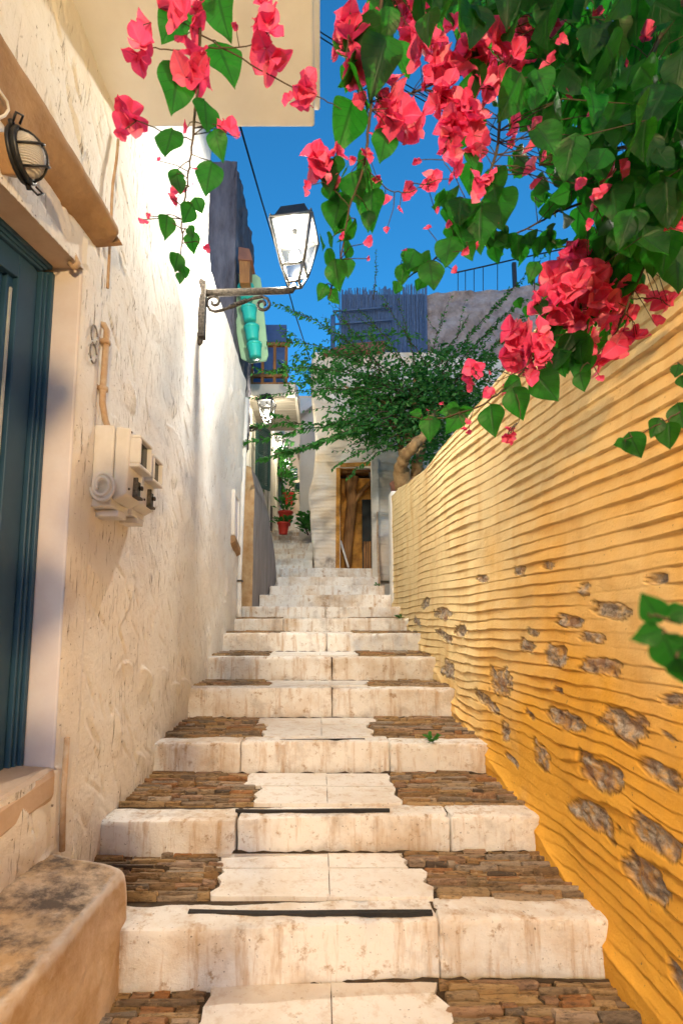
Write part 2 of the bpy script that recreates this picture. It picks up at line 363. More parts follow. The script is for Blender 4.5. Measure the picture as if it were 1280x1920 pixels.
def rough_block(mb, a, b, res, amp, rad, seed, mi=0):
    """a rounded, chipped stone block between corners a and b"""
    a = Vector(a); b = Vector(b); d = b-a; c = (a+b)/2
    n = [max(2, int(d[i]/res[i])) for i in range(3)]
    def put(ax, sgn):
        u, v = [(1, 2), (0, 2), (0, 1)][ax]
        U, V = np.meshgrid(np.linspace(0, 1, n[u]+1), np.linspace(0, 1, n[v]+1), indexing='ij')
        P = np.zeros(U.shape+(3,)); P[..., u] = a[u]+d[u]*U; P[..., v] = a[v]+d[v]*V; P[..., ax] = b[ax] if sgn > 0 else a[ax]
        q = P.copy(); A = np.array(a); B = np.array(b)
        rr = np.minimum(rad, (B-A)*.45)
        inner = np.clip(P, A+rr, B-rr); dv = P-inner; L = np.linalg.norm(dv, axis=-1, keepdims=True)+1e-9
        P = inner+dv*np.minimum(1, rad/L)
        nz = fbm(q[..., 0]*9+q[..., 2]*5+seed, q[..., 1]*9+q[..., 2]*7, 11, 4)
        big = fbm(q[..., 0]*2.3+seed*3, q[..., 1]*2.3+q[..., 2]*2, 17, 2)
        nrm = dv/L
        P = P+nrm*(nz*amp+big*amp*.9)[..., None]
        edge = np.sum((np.abs(dv) > 1e-6), -1) >= 2
        chip = (fbm(q[..., 0]*16+seed, (q[..., 1]+q[..., 2])*14, 23, 3) > .28) & edge
        P = P-nrm*(chip*.014)[..., None]
        P[..., 1] += .030*np.sin(1.25*q[..., 0]+.5*(seed//7))+.012*np.sin(3.1*q[..., 0]+seed//7)
        k0, k1 = U.shape; I = np.arange(k0*k1).reshape(k0, k1)
        fs = np.stack([I[:-1, :-1], I[1:, :-1], I[1:, 1:], I[:-1, 1:]], -1).reshape(-1, 4)
        if (ax == 1) == (sgn > 0): fs = fs[:, ::-1]
        mb.add(P.reshape(-1, 3).tolist(), [tuple(int(i) for i in f) for f in fs], mi, True)
    for ax in range(3):
        for sg in (-1, 1):
            if ax == 1 and sg == 1: continue
            put(ax, sg)
def slate_stone(mb, x0, x1, y0, y1, z, h, rr):
    j = lambda s: rr.uniform(-s, s)
    bt = [(x0+j(.004), y0+j(.003), z-.03), (x1+j(.004), y0+j(.003), z-.03), (x1+j(.004), y1+j(.003), z-.03), (x0+j(.004), y1+j(.003), z-.03)]
    cx = (x0+x1)/2; cy = (y0+y1)/2; k = .86
    n = 4; top = []; mid = []
    ring = []
    for (px, py) in ((x0, y0), ((x0*2+x1)/3+j(.02), y0+j(.005)), ((x0+x1*2)/3+j(.02), y0+j(.005)), (x1, y0+j(.006)), (x1+j(.012), cy), (x1, y1), ((x0+x1)/2+j(.02), y1+j(.006)), (x0, y1+j(.004)), (x0+j(.012), cy)):
        ring.append((px+j(.003), py+j(.003)))
    m = len(ring); vs = [(p[0], p[1], z-.03) for p in ring]
    tl = [j(.006), j(.05)]
    vs += [(p[0], p[1], z+h*.55+j(.003)) for p in ring]
    vs += [(cx+(p[0]-cx)*.93, cy+(p[1]-cy)*.72, z+h+j(.004)+tl[1]*(p[0]-cx)*.5) for p in ring]
    fs = []
    for lv in (0, 1): fs += [(lv*m+i, lv*m+(i+1) % m, (lv+1)*m+(i+1) % m, (lv+1)*m+i) for i in range(m)]
    fs.append(tuple(range(2*m, 3*m)))
    mb.add(vs, fs, 0, False)
ORD = ['lowest', 'second', 'third', 'fourth', 'fifth', 'sixth', 'seventh', 'eighth', 'ninth', 'tenth', 'eleventh', 'topmost']
XE = [(-1.10, 1.13)]*8 + [(-.95, 1.13), (-.86, 1.10), (-.80, 1.10), (-.78, 1.10)]
sr = random.Random(3)
# lowest landing (index -1) plus twelve steps
CEN = {0:(-.44,.46),1:(-.40,.42),2:(-.46,.42),3:(-.50,.42),4:(-.46,.40),5:(-.5,.4)}
for i in range(-1, 12):
    if i < 0: yf, zt = .2, -1.35
    else: yf, zt, _ = STEPS[i]
    yn, zn = (STEPS[i+1][0], STEPS[i+1][2]) if i+1 < 12 else (10.2, 1.03)
    x0, x1 = XE[max(i, 0)]
    root = empty('stone_step' if i >= 0 else 'stone_landing', (0, yf, zt), kind='structure')
    kd = .155 if i >= 0 else 0.0
    if i >= 0:
        zb = STEPS[i][2]-.12
        cuts = {0: [-.98+.0, .46], 1: [-.42, .66], 2: [-.52, .46], 3: [.1]}.get(i, [sr.uniform(-.5, .5)] if i < 8 else [])
        cuts = [c for c in cuts if x0 < c-.05 and c+.05 < x1]
        xs = [x0]+cuts+[x1]
        for k in range(len(xs)-1):
            mb = MB(); dz = sr.uniform(-.006, .006)
            cs = .03 if i < 3 else .045
            rough_block(mb, (xs[k]+.003, yf-.005+sr.uniform(-.008, .008), zb), (xs[k+1]-.003, yf+kd, zt+dz), (cs*.4, cs*.5, cs*.4), .008, .015, i*7+k)
            mb.build('kerb_stone', M['kerb'], root)
        mb = MB(); zg_ = STEPS[i][2]; N = 60
        pts = [(x0+(x1-x0)*q/N, yf-.004+sr.uniform(-.006, .006), zg_+sr.uniform(-.004, .006)) for q in range(N+1)]
        if i < 9: mb.tube(pts, [sr.uniform(.004, .013) for _ in pts], 6); mb.build('joint_grime', M['mortar'], root)
    # tread bed
    b = MB(); ya = yf+kd*.6
    b.hexa([Vector(p) for p in ((x0, ya, zt-.3), (x1, ya, zt-.3), (x1, yn+.05, zn-.3), (x0, yn+.05, zn-.3), (x0, ya, zt-.012), (x1, ya, zt-.012), (x1, yn+.05, zn-.012), (x0, yn+.05, zn-.012))])
    b.build('tread_bed', M['mortar'] if i < 7 else M['kerb'], root)
    if i < 7:
        ca, cb = CEN.get(max(i, 0), (-.5, .4)); yy = max(yf+kd+.004, 1.2); zat = lambda y: zt+(zn-zt)*(y-yf)/(yn-yf)
        # irregular marble slabs in the middle
        ns = 2; yl = [yy, yy+(yn-yy)*(.52 if i % 2 else .6), yn-.012]
        if i == 4: yl = [yy, yn-.012]
        mid = (ca+cb)/2+.03
        sm = MB(); rows = []
        for r_ in range(len(yl)-1):
            la = ca+sr.uniform(-.06, .08); lb = cb+sr.uniform(-.06, .06)
            rows.append((yl[r_], yl[r_+1], la, lb))
            for (u0, u1) in ((la, mid), (mid, lb)):
                N = 7; pts = []
                for q in range(N): pts.append((u0+(u1-u0)*q/(N-1), yl[r_]+.003+sr.uniform(0, .006)))
                for q in range(1, N-1):
                    y_ = yl[r_]+(yl[r_+1]-yl[r_])*q/(N-1); pts.append((u1+(sr.uniform(-.025, .025) if u1 == lb else -.002), y_))
                for q in range(N): pts.append((u1+(u0-u1)*q/(N-1), yl[r_+1]-.003-sr.uniform(0, .006)))
                for q in range(1, N-1):
                    y_ = yl[r_+1]+(yl[r_]-yl[r_+1])*q/(N-1); pts.append((u0+(sr.uniform(-.025, .025) if u0 == la else .002), y_))
                dz = sr.uniform(-.002, .003)
                sm.prism([Vector((p[0], p[1], zat(p[1])-.02)) for p in pts], (0, 0, .026+dz))
        sm.build('marble_slab', M['slab'], root)
        for side in (0, 1):
            s = MB(); y = yy
            while y < yn-.012:
                dy = sr.uniform(.016, .036) if i >= 0 else sr.uniform(.022, .048)
                y2 = min(y+dy, yn-.004)
                la, lb = next((r_[2], r_[3]) for r_ in rows if y <= r_[1]+.02)
                a, bnd = (x0+.0, la-.012) if side == 0 else (lb+.012, x1)
                bnd += sr.uniform(-.02, .02) if side == 0 else 0
                a += sr.uniform(-.02, .02) if side == 1 else 0
                x = a
                while x < bnd-.02:
                    L = sr.uniform(.05, .24)*sr.uniform(.8, 1.4); xe = min(x+L, bnd)
                    if bnd-xe < .05: xe = bnd
                    slate_stone(s, x+.004, xe-.004, y+sr.uniform(.001, .006), y2-sr.uniform(.001, .006), zat(y), sr.uniform(-.010, .024), sr); x = xe
                y = y2
            s.build('slate_paving', M['slate'], root)
    if i in (0, 1, 2):
        g = MB(); xa, xb = [(-.52, .44), (-.44, .36), (-.50, .30)][i]; N = 30
        vs = []; yo = yf+[.045, .07, .08][i]
        for q in range(N+1):
            x = xa+(xb-xa)*q/N; z = zt+.008+.004*math.sin(x*5); y_ = yo+.02*(x*x)-.006*math.sin(x*3)
            vs += [Vector((x, y_, z)), Vector((x, y_+[.022, .012, .01][i], z+.001)), Vector((x, y_, z-.03)), Vector((x, y_+.02, z-.03))]
        fs = []
        for q in range(N):
            o = q*4; fs += [(o, o+4, o+5, o+1), (o+2, o+6, o+4, o), (o+1, o+5, o+7, o+3)]
        g.add(vs, fs); g.build('grip_strip', M['rubber'], root)
# far alley: low steps climbing between the houses
fa = MB()
for k in range(22):
    y0 = 9.9+k*.62; z0 = 1.05+k*.215
    fa.box((-1.5-.02*k, y0, z0-.6), (.2+.1*k if k > 3 else .0, y0+.66, z0+.10+.02*math.sin(k*2.1)))
o = fa.build('far_alley_path', M['kerb'], bevel=.015); tag(o, kind='structure')

# ------------------------------------------------------------------ LEFT HOUSE
YD0, YD1, ZD0 = .95, 2.03, -.60            # door opening
def ztop_door(Y): return 1.60 + .22*(np.asarray(Y)-YD1)
house = empty('plaster_house', (XL, 2, -1.4), 'white trowelled plaster house on the left with dark teal door', 'house')
ys = np.concatenate([np.arange(-.6, .9, .03), np.arange(.9, 6.72, .0095)]); zs = np.arange(-1.5, 5.6, .0095)
ys[np.argmin(abs(ys-YD1))] = YD1; zs[np.argmin(abs(zs-ZD0))] = ZD0
Yg, Zg = np.meshgrid(ys, zs, indexing='ij')
zt_ = ztop_door(Yg); sel = (abs(Zg-zt_) < .0048) & (Yg < YD1+.01) & (Yg > YD0)
Zg = np.where(sel, zt_, Zg)
D = .020*fbm(Yg*1.1, Zg*1.1, 31, 3) + .007*fbm(Yg*6, Zg*6, 35, 4)
arr = np.random.RandomState(5)
for k in range(150):                       # curved trowel edges
    cy, cz, r = arr.uniform(.8, 6.6), arr.uniform(-1.2, 4.6), arr.uniform(.10, .34)
    a0, sp = arr.uniform(-.3, 1.3), arr.uniform(.5, 1.2)
    dy = Yg-cy; dz = Zg-cz; rr = np.hypot(dy, dz)+.02*vnoise(Yg*9, Zg*9, 41); an = np.arctan2(dz, dy)
    win = np.clip(1-np.abs(an-a0)/sp, 0, 1)**.5
    s = rr-r
    D += win*np.where(s < 0, np.exp(s/.07)*arr.uniform(.010, .030), 0)
for k in range(900):                       # short gouges
    cy, cz, L = arr.uniform(.9, 6.5), arr.uniform(-1.0, 4.6), arr.uniform(.03, .12)
    th = R(-48)+arr.uniform(-.3, .3)
    i0, i1 = np.searchsorted(ys, [cy-.16, cy+.16]); j0, j1 = np.searchsorted(zs, [cz-.16, cz+.16])
    dy = Yg[i0:i1, j0:j1]-cy; dz = Zg[i0:i1, j0:j1]-cz
    u = dy*math.cos(th)+dz*math.sin(th); v = -dy*math.sin(th)+dz*math.cos(th)
    D[i0:i1, j0:j1] -= arr.uniform(.004, .010)*np.exp(-(u/L)**4-(v/.0085)**2)
smoothband = (Yg < YD1+.17) & (Yg > YD1-.005) & (Zg < 1.75)
D = np.where(smoothband, D*.25+.012, D)
near_door = np.exp(-np.clip(np.maximum(Yg-YD1, 0), 0, 1)/.03)
D *= 1-near_door*(Zg < 1.62)*(Zg > -.6)
# rounded free edges: wall head beyond the upper storey, far end, corner of the upper storey
def rnd(dist, r): d = np.clip(dist, 0, r); return r-np.sqrt(np.maximum(r*r-(r-d)**2, 0))
up = Yg < 4.40
D -= np.where(up & (Zg > 3.3), rnd(4.40-Yg, .16), 0)
D -= np.where((~up) | (Zg < 3.3), rnd(3.62-Zg, .20)*(Yg > 4.40), 0)
D -= rnd(6.71-Yg, .07)
D += .10*np.clip((Yg-4.3)/2.4, 0, 1)*np.clip((Zg-3.0)/.6, 0, 1)*0
sl_ = np.clip((Yg-5.4)/1.3, 0, 1)*.42*np.clip((3.4-Zg)/3.0, 0, 1)
P = np.stack([XL+D, Yg-sl_, Zg], -1)
yc = (Yg[:-1, :-1]+Yg[1:, 1:])/2; zc = (Zg[:-1, :-1]+Zg[1:, 1:])/2
keep = ~((yc > YD0) & (yc < YD1) & (zc > ZD0) & (zc < ztop_door(yc)))
keep &= ~((yc > 4.40) & (zc > 3.62))
keep &= ~((yc > 2.6) & (zc < stair(yc)-.35))
grid_obj('wall', P, keep, M['left'], house)
b = MB()
b.box((-4.5, YD1+.9, -1.5), (XL-.20, 6.20, 3.55)); b.box((-4.5, -.6, 3.56), (XL-.17, 4.38, 5.6)); b.box((-4.5, -.6, -1.5), (-1.75, YD1+.899, 3.558))
b.hexa([Vector(q) for q in ((-4.5, 6.1, -.5), (XL-.05, 6.13, -.5), (XL-.05, 6.2, -.5), (-4.5, 6.2, -.5), (-4.5, 6.55, 3.5), (XL-.05, 6.6, 3.5), (XL-.05, 6.68, 3.5), (-4.5, 6.68, 3.5))]); b.box((XL-.30, 4.41, 3.40), (XL-.12, 6.66, 3.60)); b.box((XL-.22, 4.28, 3.5), (XL-.14, 4.37, 5.6))
b.build('rear_wall', M['smooth'], house)
# door reveal
XI = -1.235
def zt1(y): return float(ztop_door(y))
b = MB()
b.hexa([Vector(p) for p in ((XI-.05, YD1+.004, -.70), (XL-.002, YD1+.004, -.70), (XL-.002, YD1+.10, -.70), (XI-.05, YD1+.10, -.70), (XI-.05, YD1-.004, zt1(YD1)+.05), (XL-.004, YD1, zt1(YD1)+.05), (XL-.004, YD1+.10, zt1(YD1)+.05), (XI-.05, YD1+.10, zt1(YD1)+.05))])
b.build('door_jamb', M['jamb'], house, .012)
b = MB(); b.hexa([Vector(p) for p in ((XI-.05, YD0-.2, zt1(YD0-.2)), (XL-.004, YD0-.2, zt1(YD0-.2)+.002), (XL-.004, YD1+.003, zt1(YD1)+.002), (XI-.05, YD1+.003, zt1(YD1)), (XI-.05, YD0-.2, zt1(YD0-.2)+.2), (XL-.03, YD0-.2, zt1(YD0-.2)+.2), (XL-.03, YD1+.09, zt1(YD1)+.2), (XI-.05, YD1+.09, zt1(YD1)+.2))])
b.build('door_lintel', M['tanplaster'], house)
b = MB(); b.hexa([Vector(p) for p in ((XI-.1, YD0-.2, -.80), (XL+.012, YD0-.2, -.80), (XL+.012, YD1+.01, -.72), (XI-.1, YD1+.01, -.72), (XI-.1, YD0-.2, -.64), (XL+.012, YD0-.2, -.66), (XL+.012, YD1+.01, -.585), (XI-.1, YD1+.01, -.57))])
b.build('door_sill', M['tanplaster'], house, .03)
# door: moulded frame and leaf
fr = MB()
for k, (w_, dep) in enumerate(((.022, .03), (.016, .016), (.016, .006), (.13, -.012))):
    o0 = sum((.022, .016, .016, .13)[:k]); ya, yb = YD1-o0-w_, YD1-o0-.002*k
    fr.box((XI-.12, ya, -.60), (XI+dep, yb, zt1(YD1)-.03-o0*.6))
    fr.hexa([Vector(p) for p in ((XI-.12, YD0-.2, zt1(YD0-.2)-o0-w_-.001), (XI+dep-.001, YD0-.2, zt1(YD0-.2)-o0-w_), (XI+dep-.001, ya+.001, zt1(YD1)-o0-w_), (XI-.12, ya+.001, zt1(YD1)-o0-w_-.001), (XI-.12, YD0-.2, zt1(YD0-.2)-o0+.001*k), (XI+dep-.001, YD0-.2, zt1(YD0-.2)-o0), (XI+dep-.001, ya+.001, zt1(YD1)-o0), (XI-.12, ya+.001, zt1(YD1)-o0+.001*k))])
fr.build('door_frame', M['teal'], house, .004)
lf = MB(); lf.box((XI-.16, YD1-.22, -.59), (XI-.035, YD1-.17, 1.53)); lf.box((XI-.165, YD0-.2, -.59), (XI-.05, YD1-.226, 1.53))
dr = lf.build('door', M['teal'], house, .004)
st = MB(); st.box((XI-.06, YD1-.205, -.55), (XI-.027, YD1-.196, 1.36)); st.build('edge_strip', M['chrome'], dr)
# hood above the door
def ridge_bar(pa, pb, ua, ub, h, mat, name, parent, rough=.012, seed=3):
    """bar between two end sections: p = wall line, u = outer line"""
    N, K = 60, 14; G = np.zeros((N+1, K+1, 3))
    pa, pb, ua, ub = [np.array(v) for v in (pa, pb, ua, ub)]
    for i in range(N+1):
        t = i/N; w0 = pa*(1-t)+pb*t; u0 = ua*(1-t)+ub*t; up_ = np.array([0, 0, h])
        sec = [w0-np.array([.05, 0, 0]), w0, w0*.5+u0*.5, u0, u0+up_*.25, u0+up_*.6-np.array([.01, 0, 0]), u0+up_-np.array([.06, 0, 0]), w0+up_*1.25+np.array([.02, 0, 0]), w0+up_*1.3-np.array([.05, 0, 0])]
        sec = np.array(sec); L = np.linspace(0, len(sec)-1, K+1)
        for j in range(3): G[i, :, j] = np.interp(L, np.arange(len(sec)), sec[:, j])
        if i > N-3: G[i, :, 0] = G[i, :, 0]*(1-.12*(i-N+3))+XL*.12*(i-N+3)
    nz = fbm(G[..., 1]*7+seed, G[..., 2]*7+G[..., 0]*9, 51, 4)*rough
    G[..., 2] += nz; G[..., 0] += nz*.7
    return grid_obj(name, G, np.ones((N, K), bool), mat, parent)
pa, pb = at(0, 220, 1.4), at(178, 459, 2.1)
pb = atX(178, 459, XL); pa = atX(-40, 165, XL); ub = at(231, 455, pb.y+.02); ua = at(-12, 60, pa.y+.02)
ho = ridge_bar(pa, pb, ua, ub, .10, M['hood'], 'door_hood', house)
e = MB(); e.prism([pb+Vector((-.04, .002, 0)), ub+Vector((-.01, .002, .004)), ub+Vector((-.07, .002, .10)), pb+Vector((-.04, .002, .13))], (0, .02, 0)); e.build('hood_end', M['hood'], house)
# balcony slab overhead
b = MB(); b.box((XL-.1, -2.2, 2.665), (-.03, 2.33, 2.80)); b.box((XL-.1, -2.2, 2.80), (.0, 2.36, 2.86))
b.build('balcony_slab', M['soffit'], house, .012)
# niche window near the far end
nb = MB(); y0, y1 = 5.78, 6.16
for (a, c) in (((XL-.02, y0, 1.05), (XL+.035, y0+.055, 1.62)), ((XL-.02, y1-.05, .95), (XL+.03, y1, 1.62)), ((XL-.02, y0+.056, 1.56), (XL+.032, y1-.051, 1.62))): nb.box(a, c)
wn = nb.build('window_surround', M['smooth'], house, .006)
nb = MB(); nb.hexa([Vector(p) for p in ((XL-.02, y0-.02, .93), (XL+.05, y0-.02, .97), (XL+.05, y1+.01, .86), (XL-.02, y1+.01, .82), (XL-.02, y0-.02, 1.04), (XL+.05, y0-.02, 1.04), (XL+.05, y1+.01, .95), (XL-.02, y1+.01, .95))]); nb.build('window_sill', M['hood'], wn, .006)
nb = MB(); nb.box((XL-.015, y0+.057, 1.06), (XL+.014, y1-.052, 1.555)); nb.build('window_pane', M['jamb'], wn)
# stone block (bench step) at the doorway
bl = MB(); V = [(-1.16, .3, -1.7), (-.73, .3, -1.7), (-.735, 2.05, -1.5), (-1.16, 2.08, -1.5), (-1.16, .3, -.87), (-.74, .3, -.86), (-.76, 2.0, -.965), (-1.16, 2.06, -.905)]
bm = MB(); 
def warp_block(mb, V, n, amp, rad, seed):
    V = [np.array(v, float) for v in V]
    def tri(u, v, w): return sum(V[i]*((u if i in (1, 2, 5, 6) else 1-u)*(v if i in (2, 3, 6, 7) else 1-v)*(w if i > 3 else 1-w)) for i in range(8))
    dims = np.array([.42, 1.75, .6])
    for ax in range(3):
        for sg in (0, 1):
            u_, v_ = [(1, 2), (0, 2), (0, 1)][ax]; A, B = np.meshgrid(np.linspace(0, 1, n[u_]+1), np.linspace(0, 1, n[v_]+1), indexing='ij')
            T = np.zeros(A.shape+(3,)); T[..., u_] = A; T[..., v_] = B; T[..., ax] = sg
            L = T*dims; rr = np.minimum(rad, dims*.45); inn = np.clip(L, rr, dims-rr); dv = L-inn; ln = np.linalg.norm(dv, axis=-1, keepdims=True)+1e-9
            L2 = inn+dv*np.minimum(1, rad/ln); nr = dv/ln
            nz = fbm(L[..., 1]*4+seed, L[..., 0]*6+L[..., 2]*5, 61, 5); L2 = L2+nr*(nz*amp)[..., None]; T = L2/dims
            P = np.zeros_like(T)
            for i in range(8):
                wgt = (T[..., 0] if i in (1, 2, 5, 6) else 1-T[..., 0])*(T[..., 1] if i in (2, 3, 6, 7) else 1-T[..., 1])*(T[..., 2] if i > 3 else 1-T[..., 2])
                P += wgt[..., None]*V[i]
            k0, k1 = A.shape; I = np.arange(k0*k1).reshape(k0, k1); fs = np.stack([I[:-1, :-1], I[1:, :-1], I[1:, 1:], I[:-1, 1:]], -1).reshape(-1, 4)
            if (ax == 1) == (sg == 1): fs = fs[:, ::-1]
            mb.add(P.reshape(-1, 3).tolist(), [tuple(int(i) for i in f) for f in fs], 0, True)
warp_block(bm, V, (40, 150, 56), .016, .028, 2)
def m_block():
    t = NT('worn_plastered_block'); g = t.node('ShaderNodeNewGeometry')
    n = t.noise(3.2, 7, .7); col = t.mix(t.ramp(n, [(.38, 0.0), (.6, 1.0)]), (.70, .54, .38), (.52, .34, .18))
    n2 = t.noise(5.5, 8, .75); sx = t.node('ShaderNodeSeparateXYZ'); t.link(g.outputs['Normal'], sx.inputs[0])
    topm = t.ramp(sx.outputs['Z'], [(.8, 0.0), (.95, 1.0)]); dirt = t.mix(1.0, topm, t.ramp(n2, [(.44, 0.0), (.60, .9)]), 'MULTIPLY')
    col = t.mix(dirt, col, (.09, .07, .06))
    pk = t.ramp(g.outputs['Pointiness'], [(.505, 0.0), (.54, 1.0)]); col = t.mix(pk, col, (.80, .74, .66))
    return t.fin(col, .85, t.bump(n2, .5, .012, t.bump(t.noise(40, 7, .7), .4, .006)), 0, .2)
bo = bm.build('stone_block', m_block()); tag(bo, 'low worn plaster-edged block step below the teal door', 'block step')

# ------------------------------------------------------------------ RIGHT RIDGED WALL
def rtop(Y): return np.interp(Y, [-1, 2.7, 4.9, 6.0, 6.8, 7.3], [1.50, 1.53, 1.61, 1.77, 1.93, 1.95])
gw = empty('ridged_wall', (XR, 3, -1), 'cream and ochre garden wall with ridged plaster and exposed stones on the right', 'wall')
ys = np.arange(.15, 7.32, .015); nv = 820
hh = np.linspace(-1.8, 2.6, 500); ss = np.interp(hh, [-1.3, -.3, .3, .7, 1.1, 1.7], [-.045, -.02, .03, .07, .105, .085])
Yg = np.repeat(ys[:, None], nv, 1); b0 = np.interp(ys, [0, 1.6, 3, 5, 7, 9], [-1.75, -1.72, -1.30, -.85, -.35, .1]); t0 = rtop(ys)
Zg = b0[:, None]+(t0-b0)[:, None]*np.linspace(0, 1, nv)[None]
H = np.stack([np.interp(Zg[i], hh+ss*(ys[i]-1.5), hh) for i in range(len(ys))])
irr = np.clip((.25-Zg)/1.0, 0, 1)
wob = .8*fbm(Yg*.8, H*1.1, 71, 2)+.10*vnoise(Yg*34, H*14, 77)+(.20+.55*irr)*fbm(Yg*2.6, H*5, 73, 3)+.10*vnoise(Yg*14, H*10, 79)
q = -H/.054+wob*(.55+.5*irr); fr_ = q-np.floor(q); band = np.floor(q)
amp = .026*(.75+.7*vnoise(Yg*2+band*7.3, band*3.1, 83))+.004*vnoise(Yg*22, band*5.7, 85)
prof = np.interp(fr_, [0, .06, .80, .90, .93, 1.0], [.0, .42, .80, 1.0, .9, .0])
fade = np.clip((fbm(Yg*1.6+3, H*2.6, 87, 4)*1.5+.72), .12, 1.15)
D = amp*prof*fade+.02*fbm(Yg*1.2, Zg*1.2, 89, 3)+.005*fbm(Yg*9, Zg*12, 91, 4)
stone = np.zeros_like(D); rim = np.zeros_like(D)
SP = [(1043,1228,38,44),(1125,1250,66,32),(1110,1195,48,22),(1070,1165,48,26),(1140,1145,74,40),(1235,1085,52,26),(940,1280,38,56),(1060,1348,64,36),(1165,1355,78,64),(1015,1415,32,52),(1122,1450,84,60),(1240,1450,74,40),(1110,1530,88,50),(1235,1570,95,62),(1215,1650,92,74),(865,1183,26,26),(830,1150,28,24),(840,1255,30,36),(1095,1105,22,34),(990,1210,30,34),(975,1070,26,24),(915,1315,46,26),(905,1085,24,16),(1272,1830,30,44),(995,1340,18,18),(950,1372,18,42),(1050,1295,22,16),(832,1190,30,18),(1030,1060,20,14),(1262,1312,40,22),(800,1130,18,18),(1000,1185,20,16),(783,1165,14,16),(960,1425,20,14),(1255,1380,24,16)]
for k, (px, py, wp, hp) in enumerate(SP):
    wp *= .84; hp *= .80
    c = atX(px, py, XR); l = atX(px-wp/2, py, XR); r_ = atX(px+wp/2, py, XR)
    ra = max(abs(l.y-r_.y)/2, .015); rb = hp/2/FPX*c.y
    slope_ = arr.uniform(-.1, .25)
    dy = (Yg-c.y)/ra; dz = (Zg-c.z-slope_*(Yg-c.y))/rb
    m = np.maximum(np.maximum(np.abs(dy+.3*dz)*.98, np.abs(dz)*1.02), np.hypot(dy, dz)*.84)+.62*fbm(Yg*13+k, Zg*18, 95, 4)
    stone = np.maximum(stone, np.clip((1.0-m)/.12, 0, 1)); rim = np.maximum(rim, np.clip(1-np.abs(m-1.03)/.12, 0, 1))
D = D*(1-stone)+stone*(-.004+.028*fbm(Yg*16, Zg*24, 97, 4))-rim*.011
base_d = Zg-np.interp(Yg, [0, 1.97, 2.54, 3.25, 4.05, 4.7, 5.35, 6.1, 6.72, 7.5], [-1.35, -1.25, -1.05, -.87, -.66, -.45, -.23, -.05, .12, .3]); D += .035*np.exp(-np.clip(base_d, 0, 9)/.04)+.010*fbm(Yg*6, Zg*5, 99, 3)*np.exp(-np.clip(base_d, 0, 9)/.12)
D -= rnd(rtop(Yg)-Zg, .035)
P = np.stack([XR-D, Yg, Zg], -1)
# inward curved cap
cap = [P]; last = P[:, -1:, :].copy()
for dx, dz in ((.012, .008), (.05, .012), (.16, .014), (.30, .004), (.31, -.12)):
    L = last.copy(); L[..., 0] = XR+.03+dx; L[..., 2] = rtop(ys)[:, None]+dz+.008*fbm(ys*3, ys*0+dx*9, 93, 3)[:, None]; cap.append(L)
P2 = np.concatenate(cap, 1); z5 = np.zeros((len(ys), 5))
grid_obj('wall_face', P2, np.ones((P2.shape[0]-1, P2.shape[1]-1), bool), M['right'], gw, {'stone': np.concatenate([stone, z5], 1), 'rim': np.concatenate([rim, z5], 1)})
b = MB()
for ya, yb in ((.15, 2.7), (2.7, 4.9), (4.9, 6.0), (6.0, 6.8), (6.8, 7.29)):
    za, zb = float(rtop(ya))-.012, float(rtop(yb))-.012
    b.hexa([Vector(p) for p in ((1.24, ya, -1.8), (1.42, ya, -1.8), (1.42, yb, -1.8), (1.24, yb, -1.8), (1.24, ya, za), (1.42, ya, za), (1.42, yb, zb), (1.24, yb, zb))])
b.build('wall_core', M['smooth'], gw)
b = MB(); b.box((XR-.03, 7.28, -.2), (1.95, 7.55, 2.02)); b.build('wall_return', M['smooth'], gw, .03)
te = MB(); te.box((1.43, -3, -1.7), (30, 7.27, 1.30)); te.box((1.43, 7.56, -.5), (30, 9.4, 1.75)); tag(te.build('terrace_ground', M['soil']), kind='structure')

